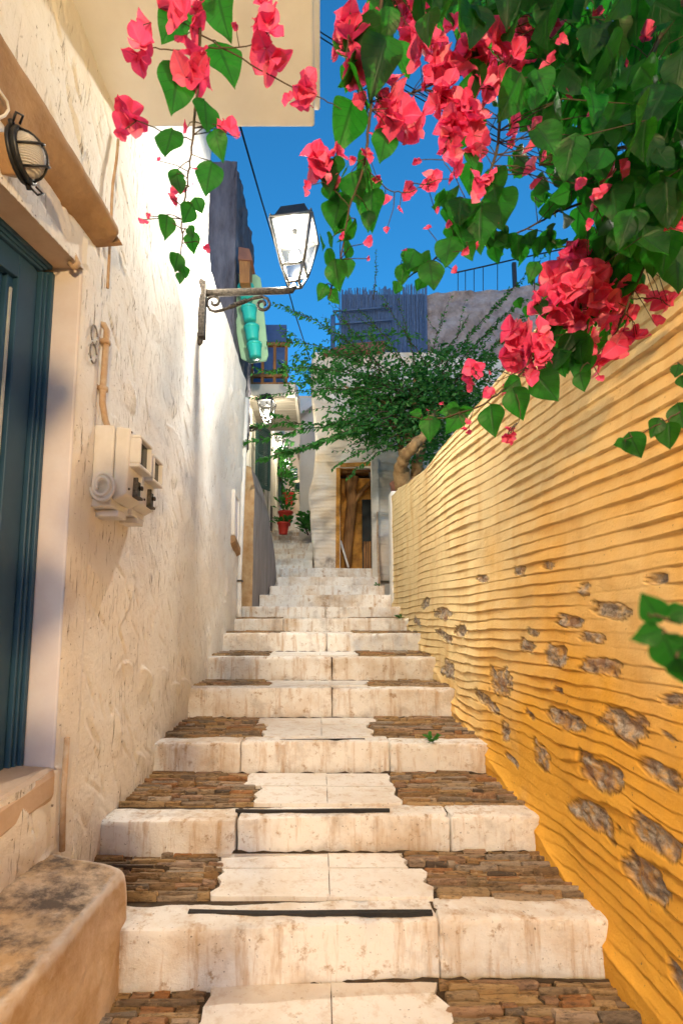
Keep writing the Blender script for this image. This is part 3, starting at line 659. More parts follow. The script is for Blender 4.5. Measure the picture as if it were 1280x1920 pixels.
# ------------------------------------------------------------------ STREET LANTERNS
def spiral(c, r0, r1, a0, a1, n=26):
    return [(c[0]+(r0+(r1-r0)*i/n)*math.cos(a0+(a1-a0)*i/n), c[1]+(r0+(r1-r0)*i/n)*math.sin(a0+(a1-a0)*i/n)) for i in range(n+1)]
def frame_lantern(root, T, s, bulb, mats=('whitemetal', 'blackiron')):
    """tapered four sided lantern; T places it, s = half width of the top"""
    ht, hb, H = s, s*.53, s*2.15
    zt_, zb_ = H*.5, -H*.5
    cs = [(-1, -1), (1, -1), (1, 1), (-1, 1)]
    f = MB()
    tp = [T @ Vector((x*ht, y*ht, zt_)) for x, y in cs]; bt = [T @ Vector((x*hb, y*hb, zb_)) for x, y in cs]
    bar = s*.095
    for i in range(4):
        j = (i+1) % 4
        f.tube([tp[i], bt[i]], bar, 4); f.tube([tp[i], tp[j]], bar*1.15, 4); f.tube([bt[i], bt[j]], bar, 4)
    # small lower cage down to the arm
    lo = [T @ Vector((x*hb*.50, y*hb*.50, zb_-s*.72)) for x, y in cs]
    for i in range(4): f.tube([bt[i], lo[i]], bar*.8, 4); f.tube([lo[i], lo[(i+1) % 4]], bar*.8, 4)
    for i in range(4): f.lathe([(0.001, s*.0), (s*.06, s*.03), (s*.05, s*.14), (.001, s*.2)], tp[i]+Vector((0, 0, s*.04)), 8)
    fo = f.build('lantern_frame', M[mats[0]], root)
    p = MB()
    k = .93
    tq = [T @ Vector((x*ht*k, y*ht*k, zt_*.97)) for x, y in cs]; bq = [T @ Vector((x*hb*k, y*hb*k, zb_*.97)) for x, y in cs]
    for i in range(4): j = (i+1) % 4; p.add([tq[i], tq[j], bq[j], bq[i]], [(0, 1, 2, 3)])
    p.build('glass_panes', M['pane'], root)
    r = MB()
    def ring(h, z): return [T @ Vector((x*h, y*h, z)) for x, y in cs]
    lv = [ring(ht*1.06, zt_+s*.04), ring(ht*1.06, zt_+s*.09), ring(ht*.84, zt_+s*.30), ring(ht*.60, zt_+s*.92), ring(ht*.34, zt_+s*1.0)]
    vs = sum(lv, []); fs = [(a*4+i, a*4+(i+1) % 4, a*4+4+(i+1) % 4, a*4+4+i) for a in range(len(lv)-1) for i in range(4)]+[(16, 17, 18, 19), (3, 2, 1, 0)]
    r.add(vs, fs); r.lathe([(s*.24, 0), (s*.25, s*.1), (s*.20, s*.24), (s*.09, s*.32), (.002, s*.33)], T @ Vector((0, 0, zt_+s*.98)), 14)
    r.build('lantern_roof', M[mats[1]], root, .003)
    c = MB(); c.lathe([(s*.10, 0), (s*.12, s*.2), (s*.10, s*.42)], T @ Vector((0, 0, zt_-s*.40)), 12); c.build('lamp_socket', M['whitemetal'], root)
    bu = MB(); bu.lathe([(.004, -s*.34), (s*.15, -s*.30), (s*.24, -s*.12), (s*.24, s*.06), (s*.14, s*.28), (s*.08, s*.36)], T @ Vector((0, 0, -s*.30)), 16); bu.build('bulb', M[bulb], root)
def street_lantern(Y, post_px, arm_z, tip, s, bulb, label, base_x, yaw=R(-9), wt=1.0, group=None):
    """bracket lantern on a wall facing +X"""
    root = empty('street_lantern', (base_x, Y, arm_z-.45*wt), label, 'street lamp', group)
    m = MB(); m.box((base_x-.01, Y-.045*wt, arm_z-.44*wt), (base_x+.06*wt, Y+.03*wt, arm_z+.09*wt)); m.lathe([(.034*wt, 0), (.03*wt, .03*wt), (.01, .035*wt)], (base_x+.01, Y, arm_z+.09*wt), 10)
    m.lathe([(.012*wt, -.06*wt), (.03*wt, -.03*wt), (.03*wt, 0)], (base_x+.012, Y, arm_z-.44*wt), 10); m.build('wall_post', M['iron'], root, .006*wt)
    m = MB(); m.tube([(base_x+.02, Y, arm_z-.005), (tip-.10*wt, Y, arm_z+.02*wt), (tip-.03*wt, Y, arm_z+.028*wt), (tip, Y, arm_z+.075*wt)], [.032*wt, .030*wt, .03*wt, .026*wt], 8); m.build('bracket_arm', M['iron'], root)
    L = (tip-.08-base_x)
    A = Vector((base_x+.04, 0, arm_z)); q = lambda u, v: Vector((base_x+.05+u*L, Y, arm_z+v*L))
    pts = [q(x, z) for x, z in spiral((.105, -.115), .022, .085, R(-200), R(190), 30)][0:]
    pts += [q(.03, -.16), q(.06, -.215), q(.12, -.235), q(.2, -.215), q(.32, -.165), q(.44, -.115), q(.56, -.068), q(.66, -.05), q(.72, -.075), q(.745, -.13)]
    pts += [q(x, z) for x, z in spiral((.665, -.145), .082, .022, R(5), R(-390), 30)]
    m = MB(); m.tube(pts, .0135*wt, 8)
    for k in range(7): m.lathe([(.016*wt, -.014), (.026*wt, 0), (.016*wt, .014)], q(.30+.028*k, -.172+.0118*k), 8)
    m.build('scroll', M['iron'], root)
    c = Vector((tip-.005, Y, arm_z+.075*wt+s*2.15*.5+s*.74))
    frame_lantern(root, Matrix.Translation(c) @ Matrix.Rotation(yaw, 4, 'Z'), s, bulb)
    return root
armp = at(470, 549, 4.02); tipx = at(553, 549, 4.02).x
street_lantern(4.02, None, armp.z, tipx, .182, 'bulb', 'large lit street lantern on scrolled iron bracket beside hanging flowers', XL)
pf = at(500, 797, 8.85)
street_lantern(8.85, None, pf.z-.05, pf.x, .147, 'bulb_far', 'middle-sized lit lantern under the wooden balcony up the alley', -1.42)
p3 = at(525, 850, 14.5); street_lantern(14.5, None, p3.z, p3.x, .15, 'bulb_far', 'small distant lit lantern, upper of two glowing points up the alley', -1.5)
p4 = at(537, 880, 17.2); street_lantern(17.2, None, p4.z, p4.x, .15, 'bulb_far', 'smallest distant lit lantern above potted plants at alley end', -1.6)
# assumed lantern, unseen behind the viewpoint, added to light walls and risers warmly
street_lantern(-1.3, None, .85, .25, .10, 'bulb_assumed', 'assumed amber lantern, unseen behind the viewpoint, added for the warm light', XL, wt=.7)

# ------------------------------------------------------------------ things on the left wall
def meter_box(y0, y1, z0, z1, dep, label, tilt=0):
    root = empty('electricity_meter_box', (XL, (y0+y1)/2, z0), label, 'meter box', 'electricity meter boxes on the plaster wall')
    xb, xf = XL-.03, XL+dep; xm = XL+dep*.55; h = z1-z0
    m = MB(); m.box((xb, y0, z0), (xm-.002, y1, z1)); m.build('box_back', M['boxgrey'], root, .008)
    m = MB(); V = [(xm, y0+.004, z0+.03), (xf-.02, y0+.006, z0+.06), (xf-.02, y1-.006, z0+.06), (xm, y1-.004, z0+.03), (xm, y0+.004, z1-.004), (xf-.01, y0+.006, z1-.012), (xf-.01, y1-.006, z1-.012), (xm, y1-.004, z1-.004)]
    m.hexa([Vector(v) for v in V]); cv = m.build('cover', M['boxgrey'], root, .012, 3)
    zc = z0+h*.50; ym = (y0+y1)/2; wy = (y1-y0)*.40
    m = MB()
    a, c = (ym-wy, zc), (ym+wy, z1-h*.10); t = .018; xw = xf+.035
    m.box((xf-.02, a[0], c[1]-t), (xw, c[0], c[1])); m.box((xf-.025, a[0], a[1]), (xw, c[0], a[1]+t)); m.box((xf-.02, a[0], a[1]+t), (xw, a[0]+t, c[1]-t)); m.box((xf-.02, c[0]-t, a[1]+t), (xw, c[0], c[1]-t))
    m.build('window_frame', M['boxgrey'], cv, .006)
    m = MB(); m.box((xf-.03, a[0]+t*.9, a[1]+t*.9), (xf+.012, c[0]-t*.9, c[1]-t*.9)); m.build('window_pane', M['darkglass'], cv)
    m = MB(); zl = z0+h*.20; m.box((xf-.03, ym-.012, zl), (xf-.006, ym+.045, zl+.075)); m.build('latch_recess', M['darkglass'], cv)
    m = MB(); m.box((xf-.03, ym-.022, zl-.011), (xf+.004, ym-.0125, zl+.085)); m.box((xf-.031, ym-.0135, zl-.012), (xf+.004, ym+.055, zl-.001)); m.build('latch', M['iron'], cv); m = MB(); m.lathe([(.012, 0), (.013, .008), (.003, .012)], (0, 0, 0), 10, 0, Matrix.Translation((xf-.006, ym+.05, zl+.05)) @ Matrix.Rotation(R(90), 4, 'Y')); m.build('latch_knob', M['iron'], cv)
    for sy, sz in ((y0+.022, z1-.03), (y1-.022, z1-.03), (y0+.022, z0+.09)):
        m = MB(); m.lathe([(.0065, 0), (.0065, .004), (.004, .006)], (0, 0, 0), 10, 0, Matrix.Translation((xf-.014, sy, sz)) @ Matrix.Rotation(R(90), 4, 'Y')); m.build('screw', M['iron'], cv)
    m = MB(); m.box((XL-.02, ym-.05, z0-.035), (xm+.01, ym+.05, z0-.002)); m.build('cable_entry', M['boxgrey'], root, .006)
    return root
meter_box(2.205, 2.415, .535, .935, .185, 'larger aged grey meter box nearest the teal door')
meter_box(2.50, 2.69, .56, .94, .150, 'smaller aged grey meter box further from the teal door')
cp = empty('conduit_pipe', (XL, 2.25, .95), 'rusty cream conduit pipe running down the wall to the meter boxes', 'pipe')
m = MB(); Y0 = 2.235; m.tube([(XL-.03, Y0, 1.47), (XL+.012, Y0, 1.46), (XL+.026, Y0, 1.43), (XL+.026, Y0-.005, 1.3), (XL+.026, Y0-.012, 1.12), (XL+.026, Y0-.008, 1.05), (XL+.030, Y0+.02, .98), (XL+.04, Y0+.06, .925)], .0155, 10); m.build('pipe', M['pipe'], cp)
for z in (1.365, 1.125):
    m = MB(); m.lathe([(.016, -.012), (.023, -.010), (.023, .010), (.016, .012)], (XL+.026, Y0-.008, z), 12); m.box((XL-.01, Y0-.04, z-.008), (XL+.012, Y0+.022, z+.008)); m.build('pipe_clamp', M['pipe'], cp)
m = MB(); pts = [Vector((XL+.06+.003*i*0, 2.19-.008, .60))+Vector((.052*math.cos(a)*(1-.5*min(a/12, 1)), 0, .052*math.sin(a)*(1-.5*min(a/12, 1)))) for a in [R(-150+12*i) for i in range(60)] for i in (0,)]
pts = []
for i in range(64):
    a = R(-170+12*i); r = .058-.036*i/63; pts.append((XL+.075+r*math.cos(a), 2.175-.0004*i, .625+r*math.sin(a)*1.25))
m.tube([(XL+.0, 2.19, .60)]+pts, .0085, 8); tag(m.build('cable_coil', M['boxgrey']), 'small coil of pale cable hanging at the near meter box', 'cable')
# house number: two painted rings, an 8
m = MB(); nc = atX(168, 645, XL)
for dz, ry, rz in ((.048, .030, .046), (-.043, .031, .046)):
    ring = [(XL+.018, nc.y+.006+ry*math.cos(a), nc.z+dz+rz*math.sin(a)) for a in [2*math.pi*i/28 for i in range(29)]]
    for i in range(28):
        if (i*7) % 9 != 0: m.tube([ring[i], ring[i+1]], .0042, 5)
tag(m.build('house_number', simple('faded_black_paint', (.10, .09, .09), (.35, .32, .30), 120, .9, .2)), 'faded number 8 painted on the wall beside the conduit', 'house number')
# caged bulkhead lamp
bp = atX(6, 292, XL); bl = empty('bulkhead_lamp', (XL, bp.y, bp.z), 'oval caged bulkhead lamp, unlit, between the door and its hood', 'wall lamp')
ax = Matrix.Translation((XL, bp.y, bp.z)) @ Matrix.Rotation(R(40), 4, 'X')
a_, b_ = .047, .066
def ell(k, d, n=36): return [ax @ Vector((d, a_*k*math.cos(t), b_*k*math.sin(t))) for t in [2*math.pi*i/n for i in range(n+1)]]
m = MB(); m.box((-.02, -.045, -.055), (.05, .045, .055), 0, ax); m.build('mounting_block', M['hood'], bl, .006)
m = MB()
for k, d in ((1.10, .052), (1.10, .075)): m.tube(ell(k, d), .008, 8, caps=False)
rs = [[ax @ Vector((d, a_*k*math.cos(t), b_*k*math.sin(t))) for t in [2*math.pi*i/28 for i in range(28)]] for k, d in ((.2, .05), (1.1, .051), (1.12, .08), (.9, .082))]
m.add(sum(rs, []), [(r_*28+i, r_*28+(i+1) % 28, r_*28+28+(i+1) % 28, r_*28+28+i) for r_ in range(3) for i in range(28)], 0, True)
for s_ in (-1, 1):
    m.tube([ax @ Vector((.06, 0, s_*b_*1.1)), ax @ Vector((.06, .0, s_*(b_*1.1+.02)))], .010, 8)
    m.tube([ax @ Vector((.07, -.012, s_*(b_*1.1+.012))), ax @ Vector((.09, -.014, s_*(b_*1.1+.034))), ax @ Vector((.10, .008, s_*(b_*1.1+.03))), ax @ Vector((.08, .012, s_*(b_*1.1+.01)))], .004, 6)
m.build('lamp_base', M['blackiron'], bl)
def gl_mat():
    t = NT('ribbed_lamp_glass'); t.p.inputs['Base Color'].default_value = (.72, .69, .65, 1); t.p.inputs['Roughness'].default_value = .12; t.p.inputs['Transmission Weight'].default_value = .35; t.p.inputs['Specular IOR Level'].default_value = .6
    wv = t.node('ShaderNodeTexWave'); wv.inputs['Scale'].default_value = 60; wv.bands_direction = 'Z'; t.link(t.coord(), wv.inputs[0])
    t.link(t.bump(wv.outputs['Fac'], .6, .004), t.p.inputs['Normal']); return t.m
m = MB(); lv = []
for i in range(7):
    t = i/6*math.pi/2; lv.append([ax @ Vector((.078+.062*math.sin(t), a_*.98*max(math.cos(t), .02)**.7*math.cos(q), b_*.98*max(math.cos(t), .02)**.7*math.sin(q))) for q in [2*math.pi*j/28 for j in range(28)]])
m.add(sum(lv, []), [(r_*28+i, r_*28+(i+1) % 28, r_*28+28+(i+1) % 28, r_*28+28+i) for r_ in range(6) for i in range(28)], 0, True); m.build('lamp_glass', gl_mat(), bl)
m = MB()
def arcq(p0, p1, h, n=14): return [ax @ Vector((.078+h*math.sin(math.pi*i/n)**.55, p0[0]+(p1[0]-p0[0])*i/n, p0[1]+(p1[1]-p0[1])*i/n)) for i in range(n+1)]
m.tube(arcq((0, -b_*1.08), (0, b_*1.08), .072), .0040, 8)
for z in (-.030, .030):
    w_ = a_*1.1*math.sqrt(1-(z/b_/1.1)**2); m.tube(arcq((-w_, z), (w_, z), .070), .0036, 8)
m.build('lamp_cage', M['blackiron'], bl)
m = MB(); m.tube([atX(-30, 110, XL+.03), atX(0, 170, XL+.03), atX(14, 190, XL+.035), atX(17, 205, XL+.03), atX(10, 216, XL+.02), atX(-14, 228, XL+.01)], .0045, 6); tag(m.build('bent_wire', M['whitepipe']), 'bent cream wire sticking out above the caged lamp', 'wire')
# cable running up the wall, drain pipe
m = MB(); pts = [atX(px, py, XL+.022) for px, py in ((222, 262), (219, 300), (212, 345), (210, 380), (209, 420), (206, 470), (202, 540))]; m.tube(pts, .008, 6); tag(m.build('wall_cable', M['pipe']), 'thin tan cable fixed to the white wall above the hood end', 'cable')
dp = empty('drain_pipe', (XL, 6.6, .1), 'white drain pipe down the far corner of the plaster house', 'drain pipe')
m = MB(); m.tube([(XL+.0, 6.73, 3.25), (XL+.0, 6.56, 2.0), (XL+.0, 6.40, .75), (XL+.0, 6.37, .55), (XL+.02, 6.30, .12), (XL+.03, 6.28, .05)], .035, 12); m.build('pipe', M['whitepipe'], dp)
m = MB(); m.box((XL-.05, 6.32, .52), (XL+.05, 6.43, .545)); m.build('pipe_clamp', M['iron'], dp)
m = MB(); hk = atX(118, 490, XL-.06); m.tube([hk+Vector((0, .02, .04)), hk+Vector((.05, 0, .03)), hk+Vector((.07, 0, -.01)), hk+Vector((.05, 0, -.03)), hk+Vector((.03, 0, -.01))], .012, 7); tag(m.build('wall_hook', M['pipe']), 'small rusty hook at the top corner of the door reveal', 'hook')
m = MB(); m.tube([(XL+.03, 2.06, -.48), (XL+.028, 2.06, -.72), (XL+.03, 2.07, -.93)], .012, 8); tag(m.build('wall_conduit', M['pipe']), 'short pinkish conduit low on the wall above the block step', 'pipe')

# ------------------------------------------------------------------ beyond the left house
ds = empty('stone_gable', (-1.6, 6.8, 3.6), 'dark bluish stone gable wall rising behind the plaster house', 'building')
xg = at(443, 400, 6.8).x
Ya = np.arange(6.78, 8.6, .03); Za = np.arange(3.4, 7.2, .03)
Yg, Zg = np.meshgrid(Ya, Za, indexing='ij'); D = .06*fbm(Yg*6, Zg*1.6, 101, 4)+.03*fbm(Yg*14, Zg*9, 105, 3)
grid_obj('wall', np.stack([xg+D, Yg, Zg], -1), np.ones((len(Ya)-1, len(Za)-1), bool), M['darkstone'], ds)
Xa = np.arange(-3.2, xg+.02, .03); Xg, Zg = np.meshgrid(Xa, Za, indexing='ij'); D = .07*fbm(Xg*6, Zg*1.5, 107, 4)
P = np.stack([Xg, 6.80+D*np.clip((xg-Xg)*8, 0, 1), Zg], -1); P[-1, :, 0] = xg; grid_obj('front_wall', P[::-1], np.ones((len(Xa)-1, len(Za)-1), bool), M['darkstone'], ds)
b = MB(); b.box((-3.2, 6.95, 3.3), (xg-.1, 8.5, 7.15)); b.build('core', M['darkstone'], ds)
wb = empty('timber_bracket', at(460, 500, 6.6), 'short orange timber bracket with tile cap against the dark gable', 'bracket')
p0, p1 = at(448, 465, 6.6), at(472, 488, 6.6); b = MB(); b.prism([at(447, 462, 6.6), at(468, 466, 6.6), at(474, 488, 6.6), at(446, 486, 6.6)], (0, .30, 0)); b.build('cap', M['tile'], wb, .01)
b = MB(); b.prism([at(448, 487, 6.62), at(469, 489, 6.62), at(468, 530, 6.62), at(449, 530, 6.62)], (0, .24, 0)); b.build('post', M['wood'], wb, .01)
gb = MB(); q = [(424, 513), (480, 514), (488, 520), (490, 530), (503, 665), (499, 676), (470, 680), (452, 672)]
gb.prism([at(x, y, 7.0+.0006*(y-513)) for x, y in q], (0, .035, 0)); tag(gb.build('pot_board', M['mint'], bevel=.01), 'mint green board holding a column of turquoise pots', 'board')
for k, (px, py, lab) in enumerate(((462, 552, 'topmost turquoise pot on the mint board, behind the lantern arm'), (468, 592, 'second turquoise pot from the top of the mint board'), (473, 628, 'third turquoise pot from the top of the mint board'), (478, 660, 'lowest turquoise pot at the foot of the mint board'))):
    c = at(px, py, 6.84); r_ = .125-.003*k
    root = empty('hanging_pot', c-Vector((0, 0, .13)), lab, 'pot', 'turquoise pots on the mint board')
    m = MB(); Mx = Matrix.Rotation(R(-6), 4, 'Y')
    m.lathe([(.02, -.093), (r_*.72, -.095), (r_*.76, -.085), (r_*.92, .085), (r_*.93, .09)], c, 22, 0, Mx); m.build('pot_body', M['tealpot'], root)
    m = MB(); m.lathe([(r_*.90, .088), (r_, .09), (r_*1.02, .125), (r_*.97, .13), (r_*.90, .095)], c, 22, 0, Mx); m.build('pot_rim', M['tealpot'], root)
# cables in the sky
for pts, r_, lab in (([at(447, 225, 5.6), at(490, 375, 7.5), at(528, 500, 9.2), at(552, 585, 10.6), at(580, 672, 12.2)], .014, 'single black cable slanting down past the near street lantern'),
                ([at(560, 30, 8.0), at(605, 63, 8.6), at(760, 158, 10), at(905, 243, 11.3), at(1110, 352, 13), at(1330, 460, 15)], .012, 'upper black cable crossing the sky behind the flowers'),
                ([at(560, 40, 8.0), at(605, 73, 8.6), at(760, 170, 10), at(905, 252, 11.3), at(1110, 360, 13), at(1330, 466, 15)], .012, 'lower black cable crossing the sky behind the flowers')):
    m = MB(); m.tube(pts, r_, 6); tag(m.build('overhead_cable', M['cable']), lab, 'cable')
# curved buttress wall: tan end, grey side
bw = empty('buttress_wall', (-1.1, 7.2, .4), 'grey rendered buttress wall with curved head and tan end face', 'wall')
N, K = 40, 50; G = np.zeros((N+1, K+1, 3))
for i in range(N+1):
    t = i/N; Y = 7.12+1.75*t; x = -1.00+.19*t; top = 2.34-.12*t-1.30*max(0, (t-.12)/.88)**2.6-.0*t; zb = .1+.6*t
    for j in range(K+1):
        v = j/K; G[i, j] = (x-.10*max(0, v-.86)/.14*.6, Y, zb+(top-zb)*v)
nz = fbm(G[..., 1]*3, G[..., 2]*1.4, 111, 4); G[..., 0] += .03*nz
grid_obj('side_face', G, np.ones((N, K), bool), M['greywall'], bw)
Xa = np.linspace(-1.35, -1.0, 14); Za = np.linspace(.1, 2.34, 60); Xg, Zg = np.meshgrid(Xa, Za, indexing='ij'); dd = .05*fbm(Xg*5, Zg*3, 113, 4)
P = np.stack([Xg-.06*np.maximum(0, (Zg-2.1)/.24)*np.clip((Xg+1.35)/.35, 0, 1), 7.12+dd*np.clip((-1.0-Xg)*20, 0, 1), Zg+.10*np.clip((-1.0-Xg)/.35, 0, 1)*np.clip(Zg-1.5, 0, 1)], -1)
P[-1, :, 0] = np.interp(Za, G[0, :, 2], G[0, :, 0]); P[-1, :, 1] = 7.12
grid_obj('end_face', P[::-1], np.ones((13, 59), bool), M['tanstone'], bw)
G2 = G[:, -1:, :].repeat(4, 1).copy(); G2[:, 1, 0] -= .05; G2[:, 1, 2] += .02; G2[:, 2, 0] -= .2; G2[:, 2, 2] += .03; G2[:, 3, 0] -= .5; G2[:, 3, 2] += .02
grid_obj('wall_head', G2, np.ones((N, 3), bool), M['greywall'], bw)

# ------------------------------------------------------------------ far left houses
XF = -1.42
h2 = empty('shuttered_house', (XF, 10, 1), 'pale house up the alley with shutters and a plank-floored balcony', 'house')
b = MB(); b.box((-5, 8.9, .5), (XF, 15.0, 6.3)); b.build('wall', M['farwall'], h2, .02)
def pane_at(px0, py0, px1, py1, X, th, mat, name, parent, ins=0):
    a = atX(px0, py0, X); c = atX(px1, py0, X); z0 = atX((px0+px1)/2, py1, X).z; z1 = atX((px0+px1)/2, py0, X).z
    m = MB(); m.box((X-.03, a.y, z0), (X+th, c.y, z1)); return m.build(name, M[mat], parent, .004)
def louvre(y0, y1, z0, z1, X, mat, name, parent, ang=0):
    m = MB(); Mx = Matrix.Translation((X, y0, 0)) @ Matrix.Rotation(ang, 4, 'Z')
    w_ = y1-y0
    m.box((0, 0, z0), (.04, .06, z1), 0, Mx); m.box((0, w_-.06, z0), (.04, w_, z1), 0, Mx)
    for zz in (z0, (z0+z1)/2-.03, z1-.06): m.box((.001, .061, zz), (.041, w_-.061, zz+.06), 0, Mx)
    k = z0+.07
    while k < z1-.08: m.box((.008, .062, k), (.030, w_-.062, k+.022), 0, Mx); k += .04
    return m.build(name, M[mat], parent)
wz0, wz1 = 2.95, 4.22
wn = MB(); wn.box((XF-.02, 9.15, wz0-.05), (XF+.02, 10.9, wz1+.05)); wn = wn.build('window', M['smooth'], h2)
louvre(9.2, 9.75, wz0, wz1, XF+.022, 'creamshut', 'shutter', wn); louvre(9.85, 10.4, wz0-.1, wz1, XF+.03, 'shutter', 'shutter', wn, R(-28)); louvre(10.5, 11.0, wz0, wz1, XF+.03, 'shutter', 'shutter', wn)
w2 = MB(); w2.box((XF-.02, 11.3, 3.0), (XF+.03, 11.75, 4.0)); w2 = w2.build('window', M['smooth'], h2); m = MB(); m.box((XF-.02, 11.36, 3.06), (XF+.036, 11.69, 3.94)); m.build('pane', M['darkglass'], w2)
m = MB(); m.box((XF-.02, 12.1, 1.9), (XF+.05, 12.2, 4.0)); m.box((XF-.02, 12.9, 1.9), (XF+.05, 13.0, 4.0)); m.box((XF-.02, 12.2, 3.9), (XF+.05, 12.9, 4.0)); d2 = m.build('door', M['smooth'], h2); m = MB(); m.box((XF-.02, 12.201, 1.9), (XF+.012, 12.899, 3.899)); m.build('door_leaf', M['creamshut'], d2)
m = MB(); m.box((XF-.02, 13.5, 2.6), (XF+.03, 13.8, 3.3)); m.build('meter_cupboard', M['iron'], h2)
bx0, bx1, by0, by1 = XF-.3, -.50, 9.0, 10.8
zb0 = at(500, 738, 9.0).z
m = MB()
for k in range(9): y = by0+.1+k*.19; m.box((bx0, y, zb0-.02-.004*(k % 2)), (bx1-.05*(k == 8), y+.182, zb0+.03))
bal = m.build('balcony_floor', M['plank'], h2, .004)
m = MB(); m.box((bx0, by0, zb0-.05), (bx1+.02, by0+.09, zb0+.20)); m.box((bx1, by0+.091, zb0-.05), (bx1+.06, by1, zb0+.20)); m.build('fascia', M['farwall'], bal, .01)
m = MB(); m.box((bx0, by0+.01, zb0+.203), (bx1+.03, by0+.10, zb0+.24)); m.build('edge_tiles', M['wood'], bal)
m = MB()
for x in (-1.62, -1.38, -1.17, -.93, -.70): m.box((x, by0+.03, zb0+.24), (x+.055, by0+.085, zb0+1.02))
m.box((bx0, by0+.02, zb0+.36), (-.62, by0+.09, zb0+.42)); m.box((bx0, by0+.02, zb0+1.02), (-.60, by0+.10, zb0+1.08)); m.build('railing', M['wood'], bal)
m = MB(); m.box((-2.6, 9.7, zb0+.1), (-.72, 9.8, zb0+1.9)); m.build('blue_panel', M['blue'], bal)
h3 = empty('narrow_white_house', (-1.5, 17, 2.5), 'narrow white house with barred green window beyond the shuttered house', 'house')
m = MB(); m.box((-5, 15.02, 1.5), (-1.40, 19.5, 7.4)); m.build('wall', M['farwall'], h3, .02)
g = MB()
for k in range(6): g.box((-1.39, 15.6+k*.22, 4.0), (-1.32, 15.65+k*.22, 6.2))
for z in (4.0, 4.7, 5.4, 6.15): g.box((-1.385, 15.55, z), (-1.325, 16.75, z+.05))
g.build('window_bars', M['shutter'], h3)
# peach house closing the alley
h4 = empty('peach_house', (-.6, 19.8, 4), 'peach washed house closing the alley end, with sloping awning', 'house')
m = MB(); m.box((-1.95, 19.6, 3), (3, 24, 9.6)); m.build('wall', M['peach'], h4, .03)
pa_, pb_ = at(560, 838, 17.6), at(592, 815, 17.6)
m = MB(); m.prism([at(555, 846, 17.7), at(592, 812, 17.7), at(592, 806, 17.7), at(555, 840, 17.7)], (0, 2.0, .3)); m.build('awning', M['peach'], h4)
m = MB(); m.box((at(569, 900, 18).x, 18.0, at(575, 1000, 18).z-.3), (at(578, 900, 18).x, 18.25, at(575, 892, 18).z)); m.build('pillar', M['creamshut'], h4)
m = MB(); m.box((at(579, 900, 18.4).x, 18.4, at(575, 1000, 18.4).z-.3), (at(600, 900, 18.4).x, 18.6, at(575, 880, 18.4).z)); m.build('doorway', M['shutter'], h4)
m = MB(); m.box((at(553, 900, 18).x, 18.3, at(560, 1000, 18).z-.3), (at(570, 900, 18).x, 19.6, at(560, 895, 18).z)); m.build('porch_wall', M['peach'], h4)
m = MB(); c = at(561, 914, 17.9); m.lathe([(.02, -.19), (.14, -.15), (.19, 0), (.15, .14), (.05, .19)], c, 16); tag(m.build('wall_drum', M['shutter']), 'round dark green drum fixed to the peach house', 'drum')
sg = MB(); p = at(551, 889, 17.4); sg.box((p.x-.16, p.y, p.z-.22), (p.x+.14, p.y+.02, p.z+.22)); sgn = tag(sg.build('street_sign', M['shutter']), 'small dark plate sign on the corner near the alley end', 'sign')
m = MB(); [m.box((p.x-.12, p.y-.006, p.z+.1-.1*k), (p.x+.10, p.y-.001, p.z+.135-.1*k)) for k in range(3)]; m.build('lettering_bars', M['whitepipe'], sgn)
# pale house behind the pillar house
h5 = empty('pale_rear_house', (-.2, 12.5, 3), 'pinkish white house rising behind the ridged house, half hidden by vines', 'house')
m = MB(); x5 = at(562, 800, 13.2).x; m.box((x5, 13.2, 2), (6, 16.5, at(590, 745, 13.2).z)); m.build('wall', M['farwall'], h5, .03)
m = MB(); m.prism([at(530, 800, 13.0), at(612, 742, 13.0), at(612, 728, 13.0), at(530, 785, 13.0)], (0, .25, 0)); m.build('stair_parapet', M['smooth'], h5, .02)

# ------------------------------------------------------------------ ridged house with the old timber doorway
YH = 9.45
h6 = empty('ridged_house', (.4, YH, 1), 'white ridged plaster house with an old timber doorway at the stair top', 'house')
xa = at(586, 1000, YH).x; xd0, xd1 = at(638, 1000, YH).x, at(697, 1000, YH).x; zd1 = at(665, 878, YH).z
ztop6 = at(660, 660, YH).z; xe = 2.6
Xa = np.arange(xa, xe, .022); Za = np.arange(.8, ztop6, .016); Xg, Zg = np.meshgrid(Xa, Za, indexing='ij')
q = Zg/.075+1.2*fbm(Xg*1.6, Zg*1.2, 121, 3); fq = q-np.floor(q); D = .014*(1-fq)*(.6+vnoise(Xg*3+np.floor(q)*5, q*0, 122))+.035*fbm(Xg*1.5, Zg*1.5, 123, 3)
dm = np.clip((1.9-Zg)/.7, 0, 1)*np.clip(fbm(Xg*3, Zg*3.5, 127, 4)*2.2+.25, 0, 1)*np.clip((xd0-Xg)/.1, 0, 1); D -= dm*.03
xl = xa+.05*np.sin(Zg*2.2)+.10*np.clip((Zg-2.2)*2, 0, 1)*np.clip((2.9-Zg)*2, 0, 1)*-1
Xs = Xg+(xl-xa)*np.clip(1-(Xg-xa)/.25, 0, 1)
D -= rnd(Xg-xa, .06)
xc = (Xg[:-1, :-1]+Xg[1:, 1:])/2; zc = (Zg[:-1, :-1]+Zg[1:, 1:])/2
keep = ~((xc > xd0) & (xc < xd1) & (zc < zd1))
